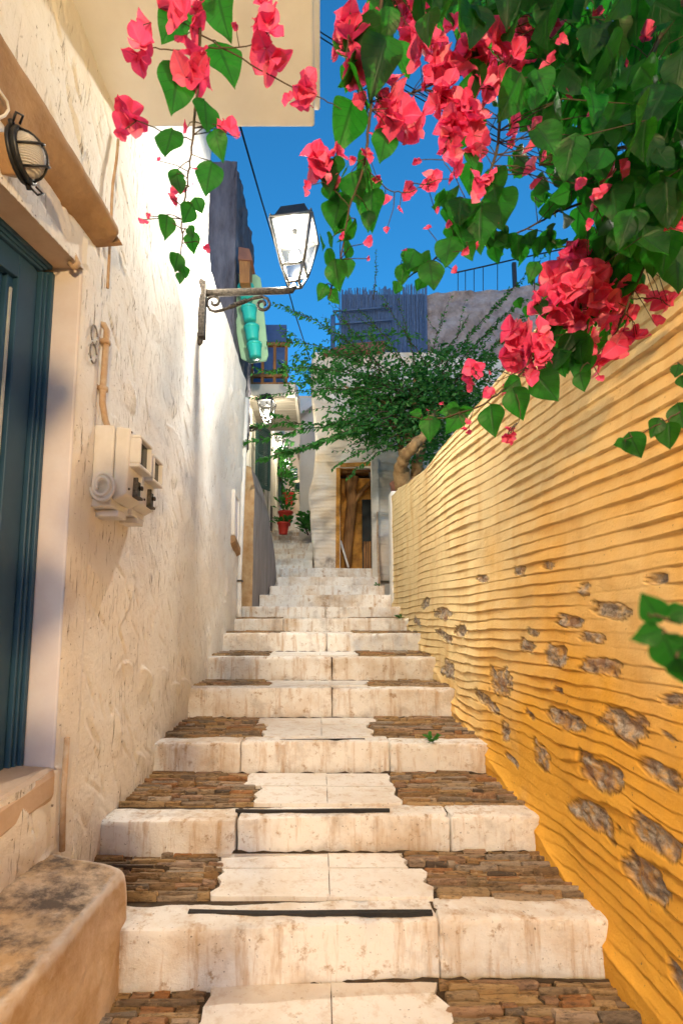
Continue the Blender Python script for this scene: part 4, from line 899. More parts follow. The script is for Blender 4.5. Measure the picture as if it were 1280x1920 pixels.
def m_ridged_house():
    t = NT('patched_white_ridges'); a = t.node('ShaderNodeAttribute', attribute_name='bare')
    col = t.mix(t.ramp(t.noise(1.7, 5, .6), [(.4, 0.0), (.65, .8)]), (.80, .74, .66), (.74, .57, .36))
    s = t.ramp(t.noise(11, 6, .7), [(.36, (.12, .10, .09)), (.5, (.42, .33, .25)), (.62, (.72, .66, .60))])
    col = t.mix(a.outputs['Fac'], col, s); return t.fin(col, .9, t.bump(t.noise(30, 6, .7), .5, .01), 0, .2)
grid_obj('wall', np.stack([Xs, YH-D, Zg], -1), keep, m_ridged_house(), h6, {'bare': dm})
b = MB(); b.box((xa+.05, YH+.12, .5), (xd0-.03, 12.5, ztop6-.05)); b.box((xd1+.03, YH+.12, .5), (xe+2, 12.5, ztop6-.05)); b.box((xd0-.03, YH+.1, zd1+.03), (xd1+.03, 12.5, ztop6-.06)); b.box((xd0-.03, 10.6, .5), (xd1+.03, 12.5, zd1+.03))
b.build('rear_wall', M['farwall'], h6)
m = MB(); m.prism([(xd0-.02, YH-.03, 1.0), (xd0-.0, YH-.03, zd1), (xd0-.0, YH+.5, zd1), (xd0-.02, YH+.5, 1.0)], (-.08, 0, 0)); m.prism([(xd0, YH-.02, zd1+.02), (xd1, YH-.02, zd1+.05), (xd1, YH+.6, zd1+.02), (xd0, YH+.6, zd1)], (0, 0, .08)); m.build('door_reveal', M['ochre'], h6)
# doorway: recessed daub panel, crooked post, brace, dark door
dw = MB(); yb = YH+.42
dw.box((xd0-.05, yb, 1.0), (xd1+.05, yb+.1, at(665, 897, yb).z)); dwy = dw.build('doorway', M['ochre'], h6)
def timber(pts, r, name, par, mat='oldwood'):
    m = MB(); m.tube(pts, r, 10, flat=.8); return m.build(name, M[mat], par)
y_ = YH+.30
timber([at(660, 893, y_), at(657, 915, y_), at(660, 940, y_), at(655, 985, y_), at(652, 1025, y_), at(652, 1072, y_)], [.14, .12, .11, .11, .095, .06], 'crooked_post', dwy)
timber([at(662, 945, y_), at(672, 930, y_), at(684, 915, y_), at(702, 897, y_)], [.07, .06, .055, .05], 'brace', dwy)
timber([at(642, 885, y_-.06), at(668, 884, y_-.06), at(700, 881, y_-.06)], .05, 'head_beam', dwy)
m = MB(); m.box((xd0, YH+.12, at(640, 898, y_).z), (xd1, YH+.16, at(640, 888, y_).z)); 
m = MB(); dx0, dx1 = at(679, 1000, y_).x, at(699, 1000, y_).x; dz = at(680, 936, y_).z
m.box((dx0, y_+.02, 1.03), (dx1, y_+.07, dz)); dd = m.build('inner_door', M['darkdoor'], dwy)
m = MB(); [m.box((dx0+.02+.055*k, y_+.008, 1.03), (dx0+.065+.055*k, y_+.019, at(680, 1015, y_).z)) for k in range(3)]; m.build('lower_planks', M['oldwood'], dd)
m = MB(); m.tube([at(638, 1014, YH+.1), at(653, 1064, YH-.04)], .022, 6); tag(m.build('leaning_stick', M['whitepipe']), 'thin white stick leaning inside the old timber doorway', 'stick')
pl = MB(); px0, px1 = at(697, 980, 9.3).x, at(710, 980, 9.3).x
Xa = np.linspace(px0, px1, 8); Za = np.arange(.7, at(700, 855, 9.3).z, .02); Xg, Zg = np.meshgrid(Xa, Za, indexing='ij')
Dp = .012*((Zg/.07+vnoise(Xg*9, Zg*4, 131)) % 1)+.02*fbm(Xg*5, Zg*3, 133, 3); po = empty('door_pillar', (px0, 9.3, .8), 'slim white plaster pillar right of the timber doorway', 'pillar')
grid_obj('front_face', np.stack([Xg, 9.28-Dp, Zg], -1), np.ones((7, len(Za)-1), bool), M['farwall'], po)
m = MB(); m.box((px0+.003, 9.29, .7), (px1-.003, 9.46, Za[-1])); m.build('core', M['farwall'], po)
m = MB(); p0 = at(706, 1090, 8.6); m.tube([at(707, 960, 9.2), at(708, 1020, 9.2), at(710, 1075, 8.9), at(711, 1100, 8.4)], .022, 8); tag(m.build('rusty_pipe', M['pipe']), 'rusty vertical pipe at the foot of the white pillar', 'pipe')
m = MB(); warp_block(m, [(-.80+.52, 9.75, .9), (xa+.0, 9.7, .9), (xa+.0, 11.2, .9), (-.40, 11.2, .9), (-.36, 9.75, 1.25), (xa+.0, 9.7, 1.22), (xa+.0, 11.4, 1.9), (-.24, 11.4, 1.9)], (10, 20, 12), .02, .04, 5); tag(m.build('stair_plinth', M['smooth']), 'sloping white plaster plinth at the foot of the ridged house', 'plinth')

# terrace above: ledge, reed fence, violet stucco house, railing
m = MB(); m.prism([at(604, 662, YH-.15), at(722, 655, YH-.15), at(722, 638, YH-.15), at(640, 645, YH-.15)], (0, .9, 0)); m.build('tile_ledge', M['tile'], h6, .01)
YG = 10.1
hg = empty('stucco_house', (2, YG, 5), 'grey violet stucco house wall above the bushy tree, with rooftop railing', 'house')
gx0, gx1 = at(735, 620, YG).x, at(1400, 600, YG).x; gz0 = 3.5
def gtop(x): return np.interp(x, [at(735, 575, YG).x, at(747, 560, YG).x, at(985, 533, YG).x, gx1], [at(735, 577, YG).z, at(747, 559, YG).z, at(985, 535, YG).z, at(1400, 490, YG).z])
Xa = np.arange(gx0, gx1, .05); V = np.linspace(0, 1, 90); Xg = np.repeat(Xa[:, None], 90, 1); Zg = gz0+(gtop(Xa)[:, None]-gz0)*V
D = .14*fbm(Xg*1.8, Zg*2.2, 141, 3)+.10*fbm(Xg*5, Zg*6, 145, 4)
grid_obj('wall', np.stack([Xg, YG-D, Zg], -1), np.ones((len(Xa)-1, 89), bool), M['grey'], hg)
m = MB(); m.prism([Vector((float(x), YG+.08, float(gtop(x))-.03)) for x in (gx0+.02, at(747, 560, YG).x, at(985, 533, YG).x, gx1)]+[Vector((gx1, YG+.08, 3.4)), Vector((gx0+.02, YG+.08, 3.4))], (0, 3, 0)); m.build('core', M['grey'], hg)
m = MB(); rt = [at(px, py, YG+.1) for px, py in ((850, 512), (905, 500), (965, 486), (1040, 470), (1150, 450))]
m.tube(rt, .016, 6)
for px, py, y2 in ((858, 547, 512), (872, 546, 508), (888, 545, 504), (905, 543, 500), (932, 541, 494), (1000, 534, 479), (1030, 530, 472)): m.tube([at(px, py+8, YG+.1), at(px, y2, YG+.1)], .009, 5)
m.box((at(963, 500, YG).x, YG+.07, at(963, 545, YG).z), (at(970, 500, YG).x, YG+.13, at(965, 487, YG).z)); m.build('railing', M['blackiron'], hg)
rf = empty('reed_fence', at(690, 645, 9.9), 'blue-grey reed screen on the terrace beside the violet stucco wall', 'fence')
rr_ = random.Random(11); m = MB(); x = at(637, 600, 9.9).x; xe_ = at(800, 600, 9.95).x
while x < xe_:
    tpx = CX+FPX*x/10.4; topy = np.interp(tpx, [637, 660, 735, 800], [545, 541, 537, 530])+rr_.uniform(-4, 5)
    zt_ = at(tpx, float(topy), 9.9).z; y = 9.95+rr_.uniform(-.02, .02) ; r_ = rr_.uniform(.008, .014)
    m.tube([(x, y, 5.7), (x+rr_.uniform(-.02, .02), y, (5.7+zt_)/2), (x+rr_.uniform(-.05, .05), y, zt_)], r_, 5, caps=False); x += r_*1.75
m.build('reeds', M['reed'], rf)
m = MB(); m.box((at(640, 600, 9.9).x, 10.0, 5.7), (xe_, 10.02, at(650, 552, 10).z)); m.build('backing', M['reed'], rf)
m = MB()
for py in (582, 606, 630): m.tube([at(624, py+2, 9.88), at(735, py-6, 9.88)], .022, 6)
m.tube([at(624, 660, 9.88), at(624, 592, 9.88)], .05, 6); m.tube([at(626, 582, 9.88), at(640, 606, 9.88)], .02, 6); m.build('poles', M['reed'], rf)

# red pots on the left of the far alley
lf_ = random.Random(21)
def leaf_tuft(mb, c, n, h, r, size, rr):
    for k in range(n):
        a = rr.uniform(0, 6.28); d = Vector((math.cos(a), math.sin(a), rr.uniform(.2, 1.3))).normalized(); p = Vector(c)+Vector((math.cos(a)*r*rr.random(), math.sin(a)*r*rr.random(), h*rr.random()))
        sd = d.cross(Vector((rr.uniform(-1, 1), rr.uniform(-1, 1), 1))).normalized(); L = size*rr.uniform(.6, 1.3)
        mb.add([p, p+d*L*.5+sd*L*.28, p+d*L-Vector((0, 0, L*.15)), p+d*L*.5-sd*L*.28], [(0, 1, 2), (0, 2, 3)], 0, True)
for px, py, Y, r_, lab, n_, h_ in ((531, 1002, 12.6, .155, 'lowest red pot with low leaves on the alley steps', 60, .15), (535, 986, 13.4, .20, 'wide red pot with spiky plant behind the lowest pot', 70, .55), (541, 947, 16.2, .20, 'highest red pot under the barred window', 160, .8)):
    c = at(px, py, Y); root = empty('red_pot', c, lab, 'potted plant', 'red pots with plants along the alley')
    m = MB(); m.lathe([(r_*.72, 0), (r_*.74, .02), (r_*.96, r_*1.75), (r_*1.08, r_*1.76), (r_*1.1, r_*2.05), (r_*.95, r_*2.05), (r_*.9, r_*1.9)], c, 18); m.build('pot', M['redpot'], root)
    m = MB(); leaf_tuft(m, c+Vector((0, 0, r_*1.9)), n_, h_, r_*1.3, .18, lf_); m.build('foliage', M['tleaf'], root)
for px, py, Y, n_, h_, r_, lab in ((528, 900, 15.5, 260, 1.4, .35, 'leafy green climber under the smallest distant lantern'), (577, 1000, 12.0, 160, .5, .22, 'low dark green plant behind the sloping plinth'), (584, 930, 14.5, 200, 1.6, .2, 'green plants in the doorway of the peach house')):
    c = at(px, py, Y); root = empty('alley_plant', c, lab, 'plant'); m = MB(); leaf_tuft(m, c, n_, h_, r_, .2, lf_); m.build('foliage', M['tleaf'], root)
    m = MB(); [m.tube([c+Vector((lf_.uniform(-.1, .1), 0, -.05)), c+Vector((lf_.uniform(-r_, r_), lf_.uniform(-.1, .1), h_*.9))], .012, 5) for _ in range(5)]; m.build('stem', M['stem'], root)

# ------------------------------------------------------------------ BUSHY TREE over the alley
tr = random.Random(42)
tree = empty('bushy_tree', at(764, 915, 7.9), 'dark green bushy tree with gnarled pale trunk spreading long sprays over the alley', 'tree')
m = MB(); tb_ = at(760, 925, 7.75)
def gnarl(pts, rs, n=12, seed=0):
    P_ = [Vector(p) for p in pts]; out = []; ro = []
    K = 6
    for i in range(len(P_)-1):
        for k in range(K):
            t = k/K; out.append(P_[i].lerp(P_[i+1], t)); ro.append((rs[i]*(1-t)+rs[i+1]*t)*tr.uniform(.84, 1.22))
    out.append(P_[-1]); ro.append(rs[-1])
    out = [out[0]]+[(out[i-1]+out[i]*2+out[i+1])/4+Vector((tr.uniform(-.02, .02), tr.uniform(-.02, .02), 0)) for i in range(1, len(out)-1)]+[out[-1]]
    m.tube(out, ro, n)
T0 = [at(757, 925, 7.7), at(750, 885, 7.55), at(757, 858, 7.25), at(773, 838, 7.05), at(796, 816, 7.0), at(812, 770, 7.5)]
gnarl(T0, [.15, .12, .095, .085, .07, .04])
gnarl([at(776, 915, 7.8), at(779, 885, 7.6), at(785, 862, 7.4), at(800, 800, 7.8)], [.12, .09, .07, .04])
gnarl([at(757, 862, 7.85), at(752, 838, 7.85), at(745, 800, 7.8)], [.07, .05, .03])
for q in ((700, 740), (640, 720), (840, 700), (780, 690), (880, 720)): gnarl([at(775, 835, 7.9), at((775+q[0])/2, (835+q[1])/2-15, 7.9), at(*q, 7.9)], [.06, .04, .015], 7)
m.build('trunk', M['bark'], tree)
fol = MB(); stm = MB()
def small_leaf(p, d, L, rr, wid=.30):
    d = d.normalized(); s = d.cross(Vector((rr.uniform(-.6, .6), rr.uniform(-1, .4), rr.uniform(.2, 1)))); s = s.normalized() if s.length > 1e-4 else d.orthogonal()
    n = d.cross(s)*.12*L
    a = p+d*L*.08; b_ = p+d*L*.40+s*L*wid; b2 = p+d*L*.40-s*L*wid; c = p+d*L-n*.6
    k = p+d*L*.45-n
    fol.add([a, b_, c, b2, k], [(0, 4, 1), (1, 4, 2), (0, 3, 4), (3, 2, 4)], 0, False)
def spray(p0, p1, sag, nl, L, rr, side=3, droop=.7, rad=.010):
    p0, p1 = Vector(p0), Vector(p1); N = 16; pts = []
    for i in range(N+1):
        t = i/N; pts.append(p0.lerp(p1, t)+Vector((0, 0, sag*4*t*(1-t)))+Vector((tr.uniform(-.02, .02), tr.uniform(-.03, .03), tr.uniform(-.02, .02))))
    stm.tube(pts, [rad*(1-.7*i/N) for i in range(N+1)], 5, caps=False)
    for k in range(nl):
        t = (k+.5)/nl; t = .12+.88*t; i = min(int(t*N), N-1); p = pts[i].lerp(pts[i+1], t*N-i); ax_ = (pts[i+1]-pts[i]).normalized()
        for sgn in (-1, 1):
            o_ = ax_.cross(Vector((0, .4, 1))).normalized()*sgn
            small_leaf(p, ax_*.55+o_*rr.uniform(.2, .9)+Vector((0, rr.uniform(-.5, .3), -droop*rr.uniform(.2, 1))), L*rr.uniform(.65, 1.2)*(1-.35*t), rr)
    for k in range(side):
        t = rr.uniform(.15, .9); i = int(t*N); ax_ = (p1-p0).normalized()
        q = pts[i]+ax_*rr.uniform(.2, .55)+Vector((rr.uniform(-.2, .2), rr.uniform(-.25, .25), rr.uniform(-.12, .30)))
        spray(pts[i], q, -.02, max(4, int(nl*.3)), L*.85, rr, 0, droop, rad*.6)
# long sprays seen against wall and sky
SPR = [((720,690,7.6),(512,566,6.6),.10,34,.115,2),((720,700,7.6),(500,640,6.8),.15,36,.115,4),((720,710,7.6),(470,700,6.9),.12,40,.10,3),((715,730,7.5),(462,745,6.9),.05,38,.11,3),
       ((760,740,7.6),(520,690,6.9),.15,34,.12,4),((730,770,7.3),(455,828,6.5),-.02,46,.15,1),((730,790,7.3),(485,862,6.6),.0,42,.15,1),((740,800,7.3),(470,795,6.7),.02,42,.15,1),((735,780,7.2),(560,842,6.5),.02,34,.155,1),((745,815,7.4),(620,880,6.9),.05,26,.11,2),((750,825,7.4),(648,895,7.0),.02,20,.11,1),((750,780,7.5),(545,848,6.8),.0,36,.13,2),
       ((800,690,7.7),(708,548,7.5),.02,26,.075,1),((760,680,7.7),(672,580,7.4),.05,22,.08,2),((780,690,7.7),(745,560,7.6),.04,20,.075,1),((720,700,7.6),(628,590,7.3),.08,24,.09,3),((720,700,7.6),(600,610,7.1),.08,26,.10,4),
       ((830,690,7.6),(975,528,7.0),.06,34,.10,3),((840,700,7.6),(985,560,7.0),.05,34,.10,4),((850,720,7.6),(985,600,7.0),.03,34,.10,4),((850,740,7.6),(960,650,7.1),.03,30,.10,3),((800,690,7.7),(830,590,7.4),.02,22,.08,2),((820,690,7.7),(880,590,7.4),.02,24,.085,2),((700,560,7.5),(706,468,7.4),.0,14,.06,0),((760,690,7.7),(715,640,7.3),.03,20,.09,2)]
for a, b_, sag, nl, L, sd in SPR: spray(at(*a), at(*b_), sag, nl, L, tr, sd)
for k in range(80):
    a = tr.uniform(0, 6.28); q = (760+tr.uniform(-150, 150), 745+tr.uniform(-75, 80)); spray(at(775+tr.uniform(-40, 40), 770+tr.uniform(-30, 30), 7.9+tr.uniform(-.3, .4)), at(q[0]+70*math.cos(a), q[1]+35*math.sin(a), 7.8+tr.uniform(-.7, .6)), .08, 16, .11, tr, 1)
for cx_, cy_, rx, ry, n_ in ((765,765,112,82,3100),(655,705,95,52,1000),(690,790,85,42,850),(860,705,85,62,1400),(800,840,50,40,700),(590,690,60,40,360),(720,650,90,35,500),(850,770,60,60,700)):
    for k in range(n_):
        while True:
            u, v = tr.uniform(-1, 1), tr.uniform(-1, 1)
            if u*u+v*v < 1: break
        if vnoise(np.array(u*2.3+cx_), np.array(v*2.3+cy_), 151) < -.22: continue
        small_leaf(at(cx_+u*rx, cy_+v*ry, 7.85+tr.uniform(-.75, .75)*math.sqrt(1-u*u-v*v+.05)), Vector((tr.uniform(-1, 1), tr.uniform(-1, .4), tr.uniform(-1, .35))), .105*tr.uniform(.6, 1.2), tr)
fol.build('foliage', M['tleaf'], tree); stm.build('branch', M['stem'], tree)
m = MB(); tp = at(764, 915, 7.85); m.lathe([(.24, -.12), (.27, 0), (.30, .16), (.31, .18), (.27, .18)], tp+Vector((0, 0, -.10)), 18); tag(m.build('clay_planter', M['tile']), 'red-brown clay planter round the foot of the gnarled tree', 'planter')

# ------------------------------------------------------------------ BOUGAINVILLEA
br = random.Random(5)
LP = [(0, .0), (.08, .26), (.22, .43), (.42, .47), (.62, .36), (.82, .17), (1.0, .0)]
def big_leaf(mb, p, d, nrm, L, wf=1.0):
    d = d.normalized(); s = d.cross(nrm); s = s.normalized() if s.length > 1e-3 else d.orthogonal(); n = s.cross(d).normalized()
    fold = br.uniform(.05, .45); curl = br.uniform(-.25, .35); wv = br.uniform(0, 6); vs = []
    for i, (t, w_) in enumerate(LP):
        c = p+d*(L*t)-n*(L*curl*t*t); ww = w_*L*.86*wf; e = .035*L*math.sin(wv+t*11)
        vs += [c+s*ww+n*(ww*fold+e), c+s*ww*.5+n*ww*fold*.35, c, c-s*ww*.5+n*ww*fold*.35, c-s*ww+n*(ww*fold-e)]
    mb.a1 += [-1, -.5, 0, .5, 1]*len(LP); mb.a2 += [q[0] for q in LP for _ in range(5)]
    fs = [(i*5+j, i*5+j+1, i*5+6+j, i*5+5+j) for i in range(len(LP)-1) for j in range(4)]
    mb.add(vs, fs, 0, True)
BP = [(0, .0), (.14, .34), (.36, .52), (.62, .49), (.84, .28), (1.0, .0)]
def bract(mb, p, d, nrm, L):
    d = d.normalized(); s = d.cross(nrm); s = s.normalized() if s.length > 1e-3 else d.orthogonal(); n = s.cross(d).normalized()
    cup = br.uniform(.15, .6); curl = br.uniform(-.45, .2); wv = br.uniform(0, 6); vs = []
    for i, (t, w_) in enumerate(BP):
        c = p+d*(L*t)+n*(L*curl*t*t); ww = w_*L*1.02; e = .06*L*math.sin(wv+t*10)
        vs += [c+s*ww+n*(ww*cup+e), c+s*ww*.5+n*(ww*cup*.3), c-n*.02*L, c-s*ww*.5+n*(ww*cup*.3), c-s*ww+n*(ww*cup-e)]
    mb.a1 += [-1, -.5, 0, .5, 1]*len(BP); mb.a2 += [q[0] for q in BP for _ in range(5)]
    mb.add(vs, [(i*5+j, i*5+j+1, i*5+6+j, i*5+5+j) for i in range(len(BP)-1) for j in range(4)], 0, True)
def rv(): return Vector((br.gauss(0, 1), br.gauss(0, 1), br.gauss(0, 1))).normalized()
def densify(prof, n):
    t = np.array([p[0] for p in prof]); w_ = np.array([p[1] for p in prof]); tt = np.linspace(0, 1, n)
    out = np.interp(tt, t, w_); k = out.copy(); k[1:-1] = (out[:-2]+out[1:-1]*2+out[2:])/4; k[0] = k[-1] = 0
    return [(float(a), float(b)) for a, b in zip(tt, k)]
LP = densify(LP, 13); BP = densify(BP, 11)
class Vine:
    def __init__(s, name, loc, label): s.root = empty(name, loc, label, 'bougainvillea'); s.leaf = MB(); s.stem = MB(); s.pts = []; s.nf = 0
    def branch(s, pts, r0=.005, r1=.002):
        P_ = [at(*p) for p in pts]; out = []
        for i in range(len(P_)-1):
            for k in range(6):
                t = k/6; a = P_[max(i-1, 0)]; b = P_[i]; c = P_[i+1]; d = P_[min(i+2, len(P_)-1)]
                out.append(.5*((2*b)+(c-a)*t+(2*a-5*b+4*c-d)*t*t+(3*b-a-3*c+d)*t**3)+rv()*.002)
        out.append(P_[-1]); n = len(out); s.stem.tube(out, [r0+(r1-r0)*i/n for i in range(n)], 6); s.pts += out
    def near(s, p): return min(s.pts, key=lambda q: (q-p).length_squared)
    def twig(s, p, r=.0012, maxd=.35):
        q = s.near(p); D = p-q
        if .004 < D.length < maxd:
            mid = q.lerp(p, .5)+rv()*D.length*.10+Vector((0, 0, D.length*.12)); s.stem.tube([q, q.lerp(mid, .6), mid, mid.lerp(p, .6), p], [r*1.3, r*1.2, r, r, r*.8], 5, caps=False)
    def l(s, px, py, Y, L, d=None, face=None, tw=True):
        """leaf whose middle shows at px,py"""
        d = Vector(d) if d else Vector((br.uniform(-.55, .55), br.uniform(-.5, .5), -1)); d.normalize()
        c = at(px, py, Y); view = -c.normalized()
        n = (view+rv()*(face if face is not None else .55)).normalized()
        p = c-d*L*.45; big_leaf(s.leaf, p, d, n, L)
        if tw: s.twig(p)
    def f(s, px, py, Y, rpx, n=None, small=False):
        """a cluster of flowers of about rpx pixels radius"""
        R_ = rpx/FPX*Y; c = at(px, py, Y); mb = MB()
        bl_ = min(.047, R_*1.05) if not small else min(.022, R_)
        n = n or max(1, int((R_/bl_)**2*3.0))
        for k in range(n):
            o = c+rv()*R_*(br.random()**.5)*(.75 if n > 1 else 0); axd = (o-c); axd = (axd.normalized() if axd.length > 1e-5 else rv())+rv()*.6+Vector((0, -.45, -.1)); axd.normalize()
            t1 = axd.orthogonal().normalized(); t2 = axd.cross(t1); a0 = br.uniform(0, 6.28)
            for q in range(3):
                a = a0+q*2.094+br.uniform(-.25, .25); rd = t1*math.cos(a)+t2*math.sin(a)
                op = br.uniform(.55, 1.05)
                bract(mb, o, rd*op+axd*(1.25-op), axd-rd*.3, bl_*br.uniform(.78, 1.15))
            s.twig(o, .0010, .3)
        mb.build('flower_cluster', M['bract'], s.root)
    def blob(s, cx, cy, rx, ry, n, y0, y1, L, tw=.35):
        for k in range(n):
            u = math.sqrt(br.random()); a = br.uniform(0, 6.283)
            s.l(cx+rx*u*math.cos(a), cy+ry*u*math.sin(a), br.uniform(y0, y1), L*br.uniform(.65, 1.2), None, .9, br.random() < tw)
    def done(s):
        if s.leaf.v: s.leaf.build('foliage', M['bleaf'], s.root)
        s.stem.build('stem', M['stem'], s.root)
# left hanging spray
v = Vine('bougainvillea_spray', at(372, -60, 1.0), 'long bougainvillea spray hanging alone at upper left before the white wall')
v.branch([(395,-140,.95),(376,-40,.98),(374,80,1.0),(368,190,1.0),(360,265,1.0),(353,335,1.0),(342,400,1.01),(341,455,1.01),(336,505,1.02)], .0045, .0014)
v.branch([(366,95,1.0),(300,90,.99),(265,85,.99)], .0016, .001); v.branch([(372,92,1.0),(450,88,1.01),(500,80,1.01)], .0018, .001); v.branch([(358,262,1.0),(290,240,1.0),(235,215,1.0)], .0016, .001)
v.branch([(370,60,1.0),(470,120,1.02),(560,170,1.05),(600,185,1.06),(640,205,1.07)], .0018, .001)
for px, py, L, d in ((322,48,.105,(-.5,0,-1)),(415,22,.12,(.2,0,-1)),(422,112,.13,(.45,0,-1)),(330,160,.125,(-.1,.1,-1)),(386,215,.095,(.1,0,-1)),(352,20,.10,(-.2,.2,-1)),(318,268,.095,(-.15,0,-1)),(392,330,.095,(-.15,0,-1)),(408,265,.07,(.3,.2,-1)),(330,335,.055,(-.3,.2,-1)),(313,421,.062,(.05,0,-1)),(360,450,.055,(.1,0,-1)),(352,400,.06,(-.5,.1,-1)),(372,385,.05,(.4,.2,-1)),(330,492,.055,(-.2,.1,-1)),(345,508,.042,(.3,0,-1)),(338,520,.03,(0,0,-1)),(392,20,.09,(.4,.1,-.7)),(335,345,.05,(.2,.3,-1)),(360,435,.035,(.3,.3,-1))): v.l(px, py, 1.0+br.uniform(-.02, .03), L*.9, d, .35)
for px, py, r, n in ((262,85,36,3),(285,22,34,2),(350,128,40,5),(392,125,24,1),(350,52,34,4),(505,75,44,6),(495,20,24,2),(572,160,30,4),(540,190,18,1),(245,212,36,3),(226,248,18,1),(430,240,22,3),(448,258,14,1),(352,240,14,1),(335,365,19,2),(322,372,10,1),(268,412,13,1),(280,405,7,1),(388,465,10,1),(300,302,9,1),(370,30,20,2),(443,45,12,1),(365,318,7,1),(360,345,6,1)): v.f(px, py, 1.0+br.uniform(-.02, .03), r, n, r < 15)
v.done()
# main canopy
v = Vine('bougainvillea_canopy', at(1150, 100, 1.3), 'dense bougainvillea canopy with red flowers filling the upper right')
v.branch([(780,-150,1.0),(722,-30,1.02),(706,120,1.05),(692,220,1.05),(682,310,1.06),(655,390,1.07),(642,470,1.08),(615,560,1.1)], .0055, .0014)
v.branch([(1040,-150,1.1),(960,10,1.1),(944,150,1.1),(928,290,1.12),(884,395,1.13),(815,485,1.14),(745,530,1.15)], .006, .0014)
v.branch([(1300,60,1.5),(1150,60,1.4),(1000,100,1.25),(860,140,1.15),(740,185,1.1)], .007, .002); v.branch([(1420,200,1.6),(1280,260,1.5),(1150,280,1.4),(1080,300,1.35),(1010,310,1.3)], .007, .002)
v.branch([(1400,330,1.4),(1250,380,1.4),(1120,378,1.35),(1050,395,1.35),(985,430,1.35),(910,455,1.35)], .006, .0014); v.branch([(1350,-100,1.4),(1230,80,1.3),(1180,250,1.3),(1170,420,1.3),(1100,520,1.35)], .009, .003)
v.branch([(682,310,1.06),(720,350,1.06),(760,360,1.06),(800,345,1.06)], .0014, .001); v.branch([(655,390,1.07),(620,350,1.07),(590,330,1.07)], .0014, .001); v.branch([(884,395,1.13),(850,330,1.12),(830,300,1.12)], .0014, .001); v.branch([(700,-100,1.0),(660,0,1.0),(648,120,1.0)], .003, .001)
for a in ((1200,50,270,210,520,.95,2.2,.105),(1190,250,170,150,260,1.0,2.1,.10),(1010,90,120,130,70,1.0,1.7,.10),(1250,390,110,120,100,1.0,1.8,.10),(1150,420,70,80,34,1.15,1.7,.085),(890,10,200,50,34,.98,1.4,.10),(700,120,50,60,9,1.0,1.15,.11),(655,340,42,60,9,1.03,1.15,.09),(635,460,34,60,8,1.05,1.15,.065),(930,250,65,120,18,1.08,1.35,.085),(870,405,55,45,8,1.1,1.2,.09),(970,452,90,24,30,1.3,1.45,.06),(780,510,50,25,5,1.12,1.18,.06),(900,40,70,60,14,1.0,1.2,.10),(770,20,70,40,10,1.0,1.2,.10),(1060,370,60,40,20,1.2,1.5,.07),(1000,190,70,70,12,1.1,1.5,.09),(1110,300,30,60,8,1.2,1.3,.09)): v.blob(*a)
for px, py, L, d in ((652,225,.13,(-.2,0,-1)),(712,112,.13,(-.3,.1,-1)),(690,60,.10,(.3,0,-1)),(720,270,.09,(-.2,.1,-1)),(665,352,.10,(.2,0,-1)),(695,385,.095,(-.1,0,-1)),(632,398,.10,(-.2,0,-1)),(650,500,.055,(.1,0,-1)),(860,400,.10,(-.1,0,-1)),(900,415,.12,(-.1,0,-1)),(935,390,.12,(.1,0,-1)),(925,350,.10,(.2,0,-1)),(770,490,.075,(-.3,0,-1)),(808,515,.085,(.1,0,-1)),(755,510,.06,(-.2,0,-1)),(1098,290,.115,(.1,0,-1)),(1125,310,.09,(.2,.1,-1)),(1205,430,.13,(.3,0,-1)),(1270,500,.12,(0,0,-1)),(742,540,.04,(-.3,0,-1)),(840,470,.09,(-.2,0,-1)),(1050,365,.06,(-1,0,-.5)),(690,410,.05,(0,0,-1)),(605,545,.045,(-.5,0,-1)),(625,555,.04,(.5,0,-1)),(880,470,.05,(.2,0,-1))): v.l(px, py, 1.0 if py < 150 else 1.1, L, d, .35)
for px, py, r, n in ((655,112,40,6),(650,38,34,3),(712,14,36,4),(760,225,56,8),(735,180,28,2),(588,312,32,5),(572,350,16,1),(630,305,22,2),(765,355,20,1),(802,345,22,2),(748,395,9,1),(722,365,18,1),(692,455,14,1),(802,430,10,1),(850,150,52,8),(800,115,40,4),(910,100,46,5),(880,105,36,4),(940,150,30,3),(868,250,44,7),(850,305,22,3),(890,365,24,2),(1000,325,20,2),(862,215,30,3),(930,75,30,3),(820,75,22,2),(760,30,30,3),(1050,80,18,1),(1042,18,26,2),(1030,120,20,1),(990,260,24,2),(990,112,16,1),(1210,68,24,1),(1272,430,32,3),(1215,165,14,1),(1150,330,26,2),(1135,360,20,2),(1130,290,14,1),(850,335,14,1),(870,470,12,1),(895,460,10,1),(758,470,8,1),(688,485,7,1),(852,508,9,1),(960,270,14,1),(950,40,18,1),(1005,230,14,1),(1170,120,12,1),(1100,420,14,1),(700,60,30,4),(780,60,34,5),(830,185,30,4),(905,160,32,4),(955,110,30,4),(845,235,30,4),(900,270,26,3),(725,235,34,4),(655,75,36,4),(985,60,26,3),(1085,140,20,2),(1130,210,18,2),(905,320,20,2),(790,150,22,2),(860,60,26,3),(1015,290,16,1),(1180,30,22,2),(1255,120,18,1),(683,300,16,2),(620,330,16,2),(705,330,14,1),(780,300,13,1),(830,270,15,2),(910,340,15,1),(955,225,18,2),(975,180,16,1),(1010,60,18,2),(1060,180,16,1),(1090,60,16,1),(1120,20,16,1),(1160,250,14,1),(1215,260,14,1),(1190,330,16,2),(1085,350,15,2),(1055,300,12,1),(930,420,10,1),(840,420,10,1),(815,395,10,1),(725,430,9,1),(640,440,9,1),(660,300,12,1),(740,120,22,2),(675,180,18,2),(1240,200,14,1),(1145,100,14,1),(1105,380,16,2)): v.f(px, py, (1.0 if px < 700 else 1.08)+br.uniform(-.02, .05), r, n, r < 15)
v.done()
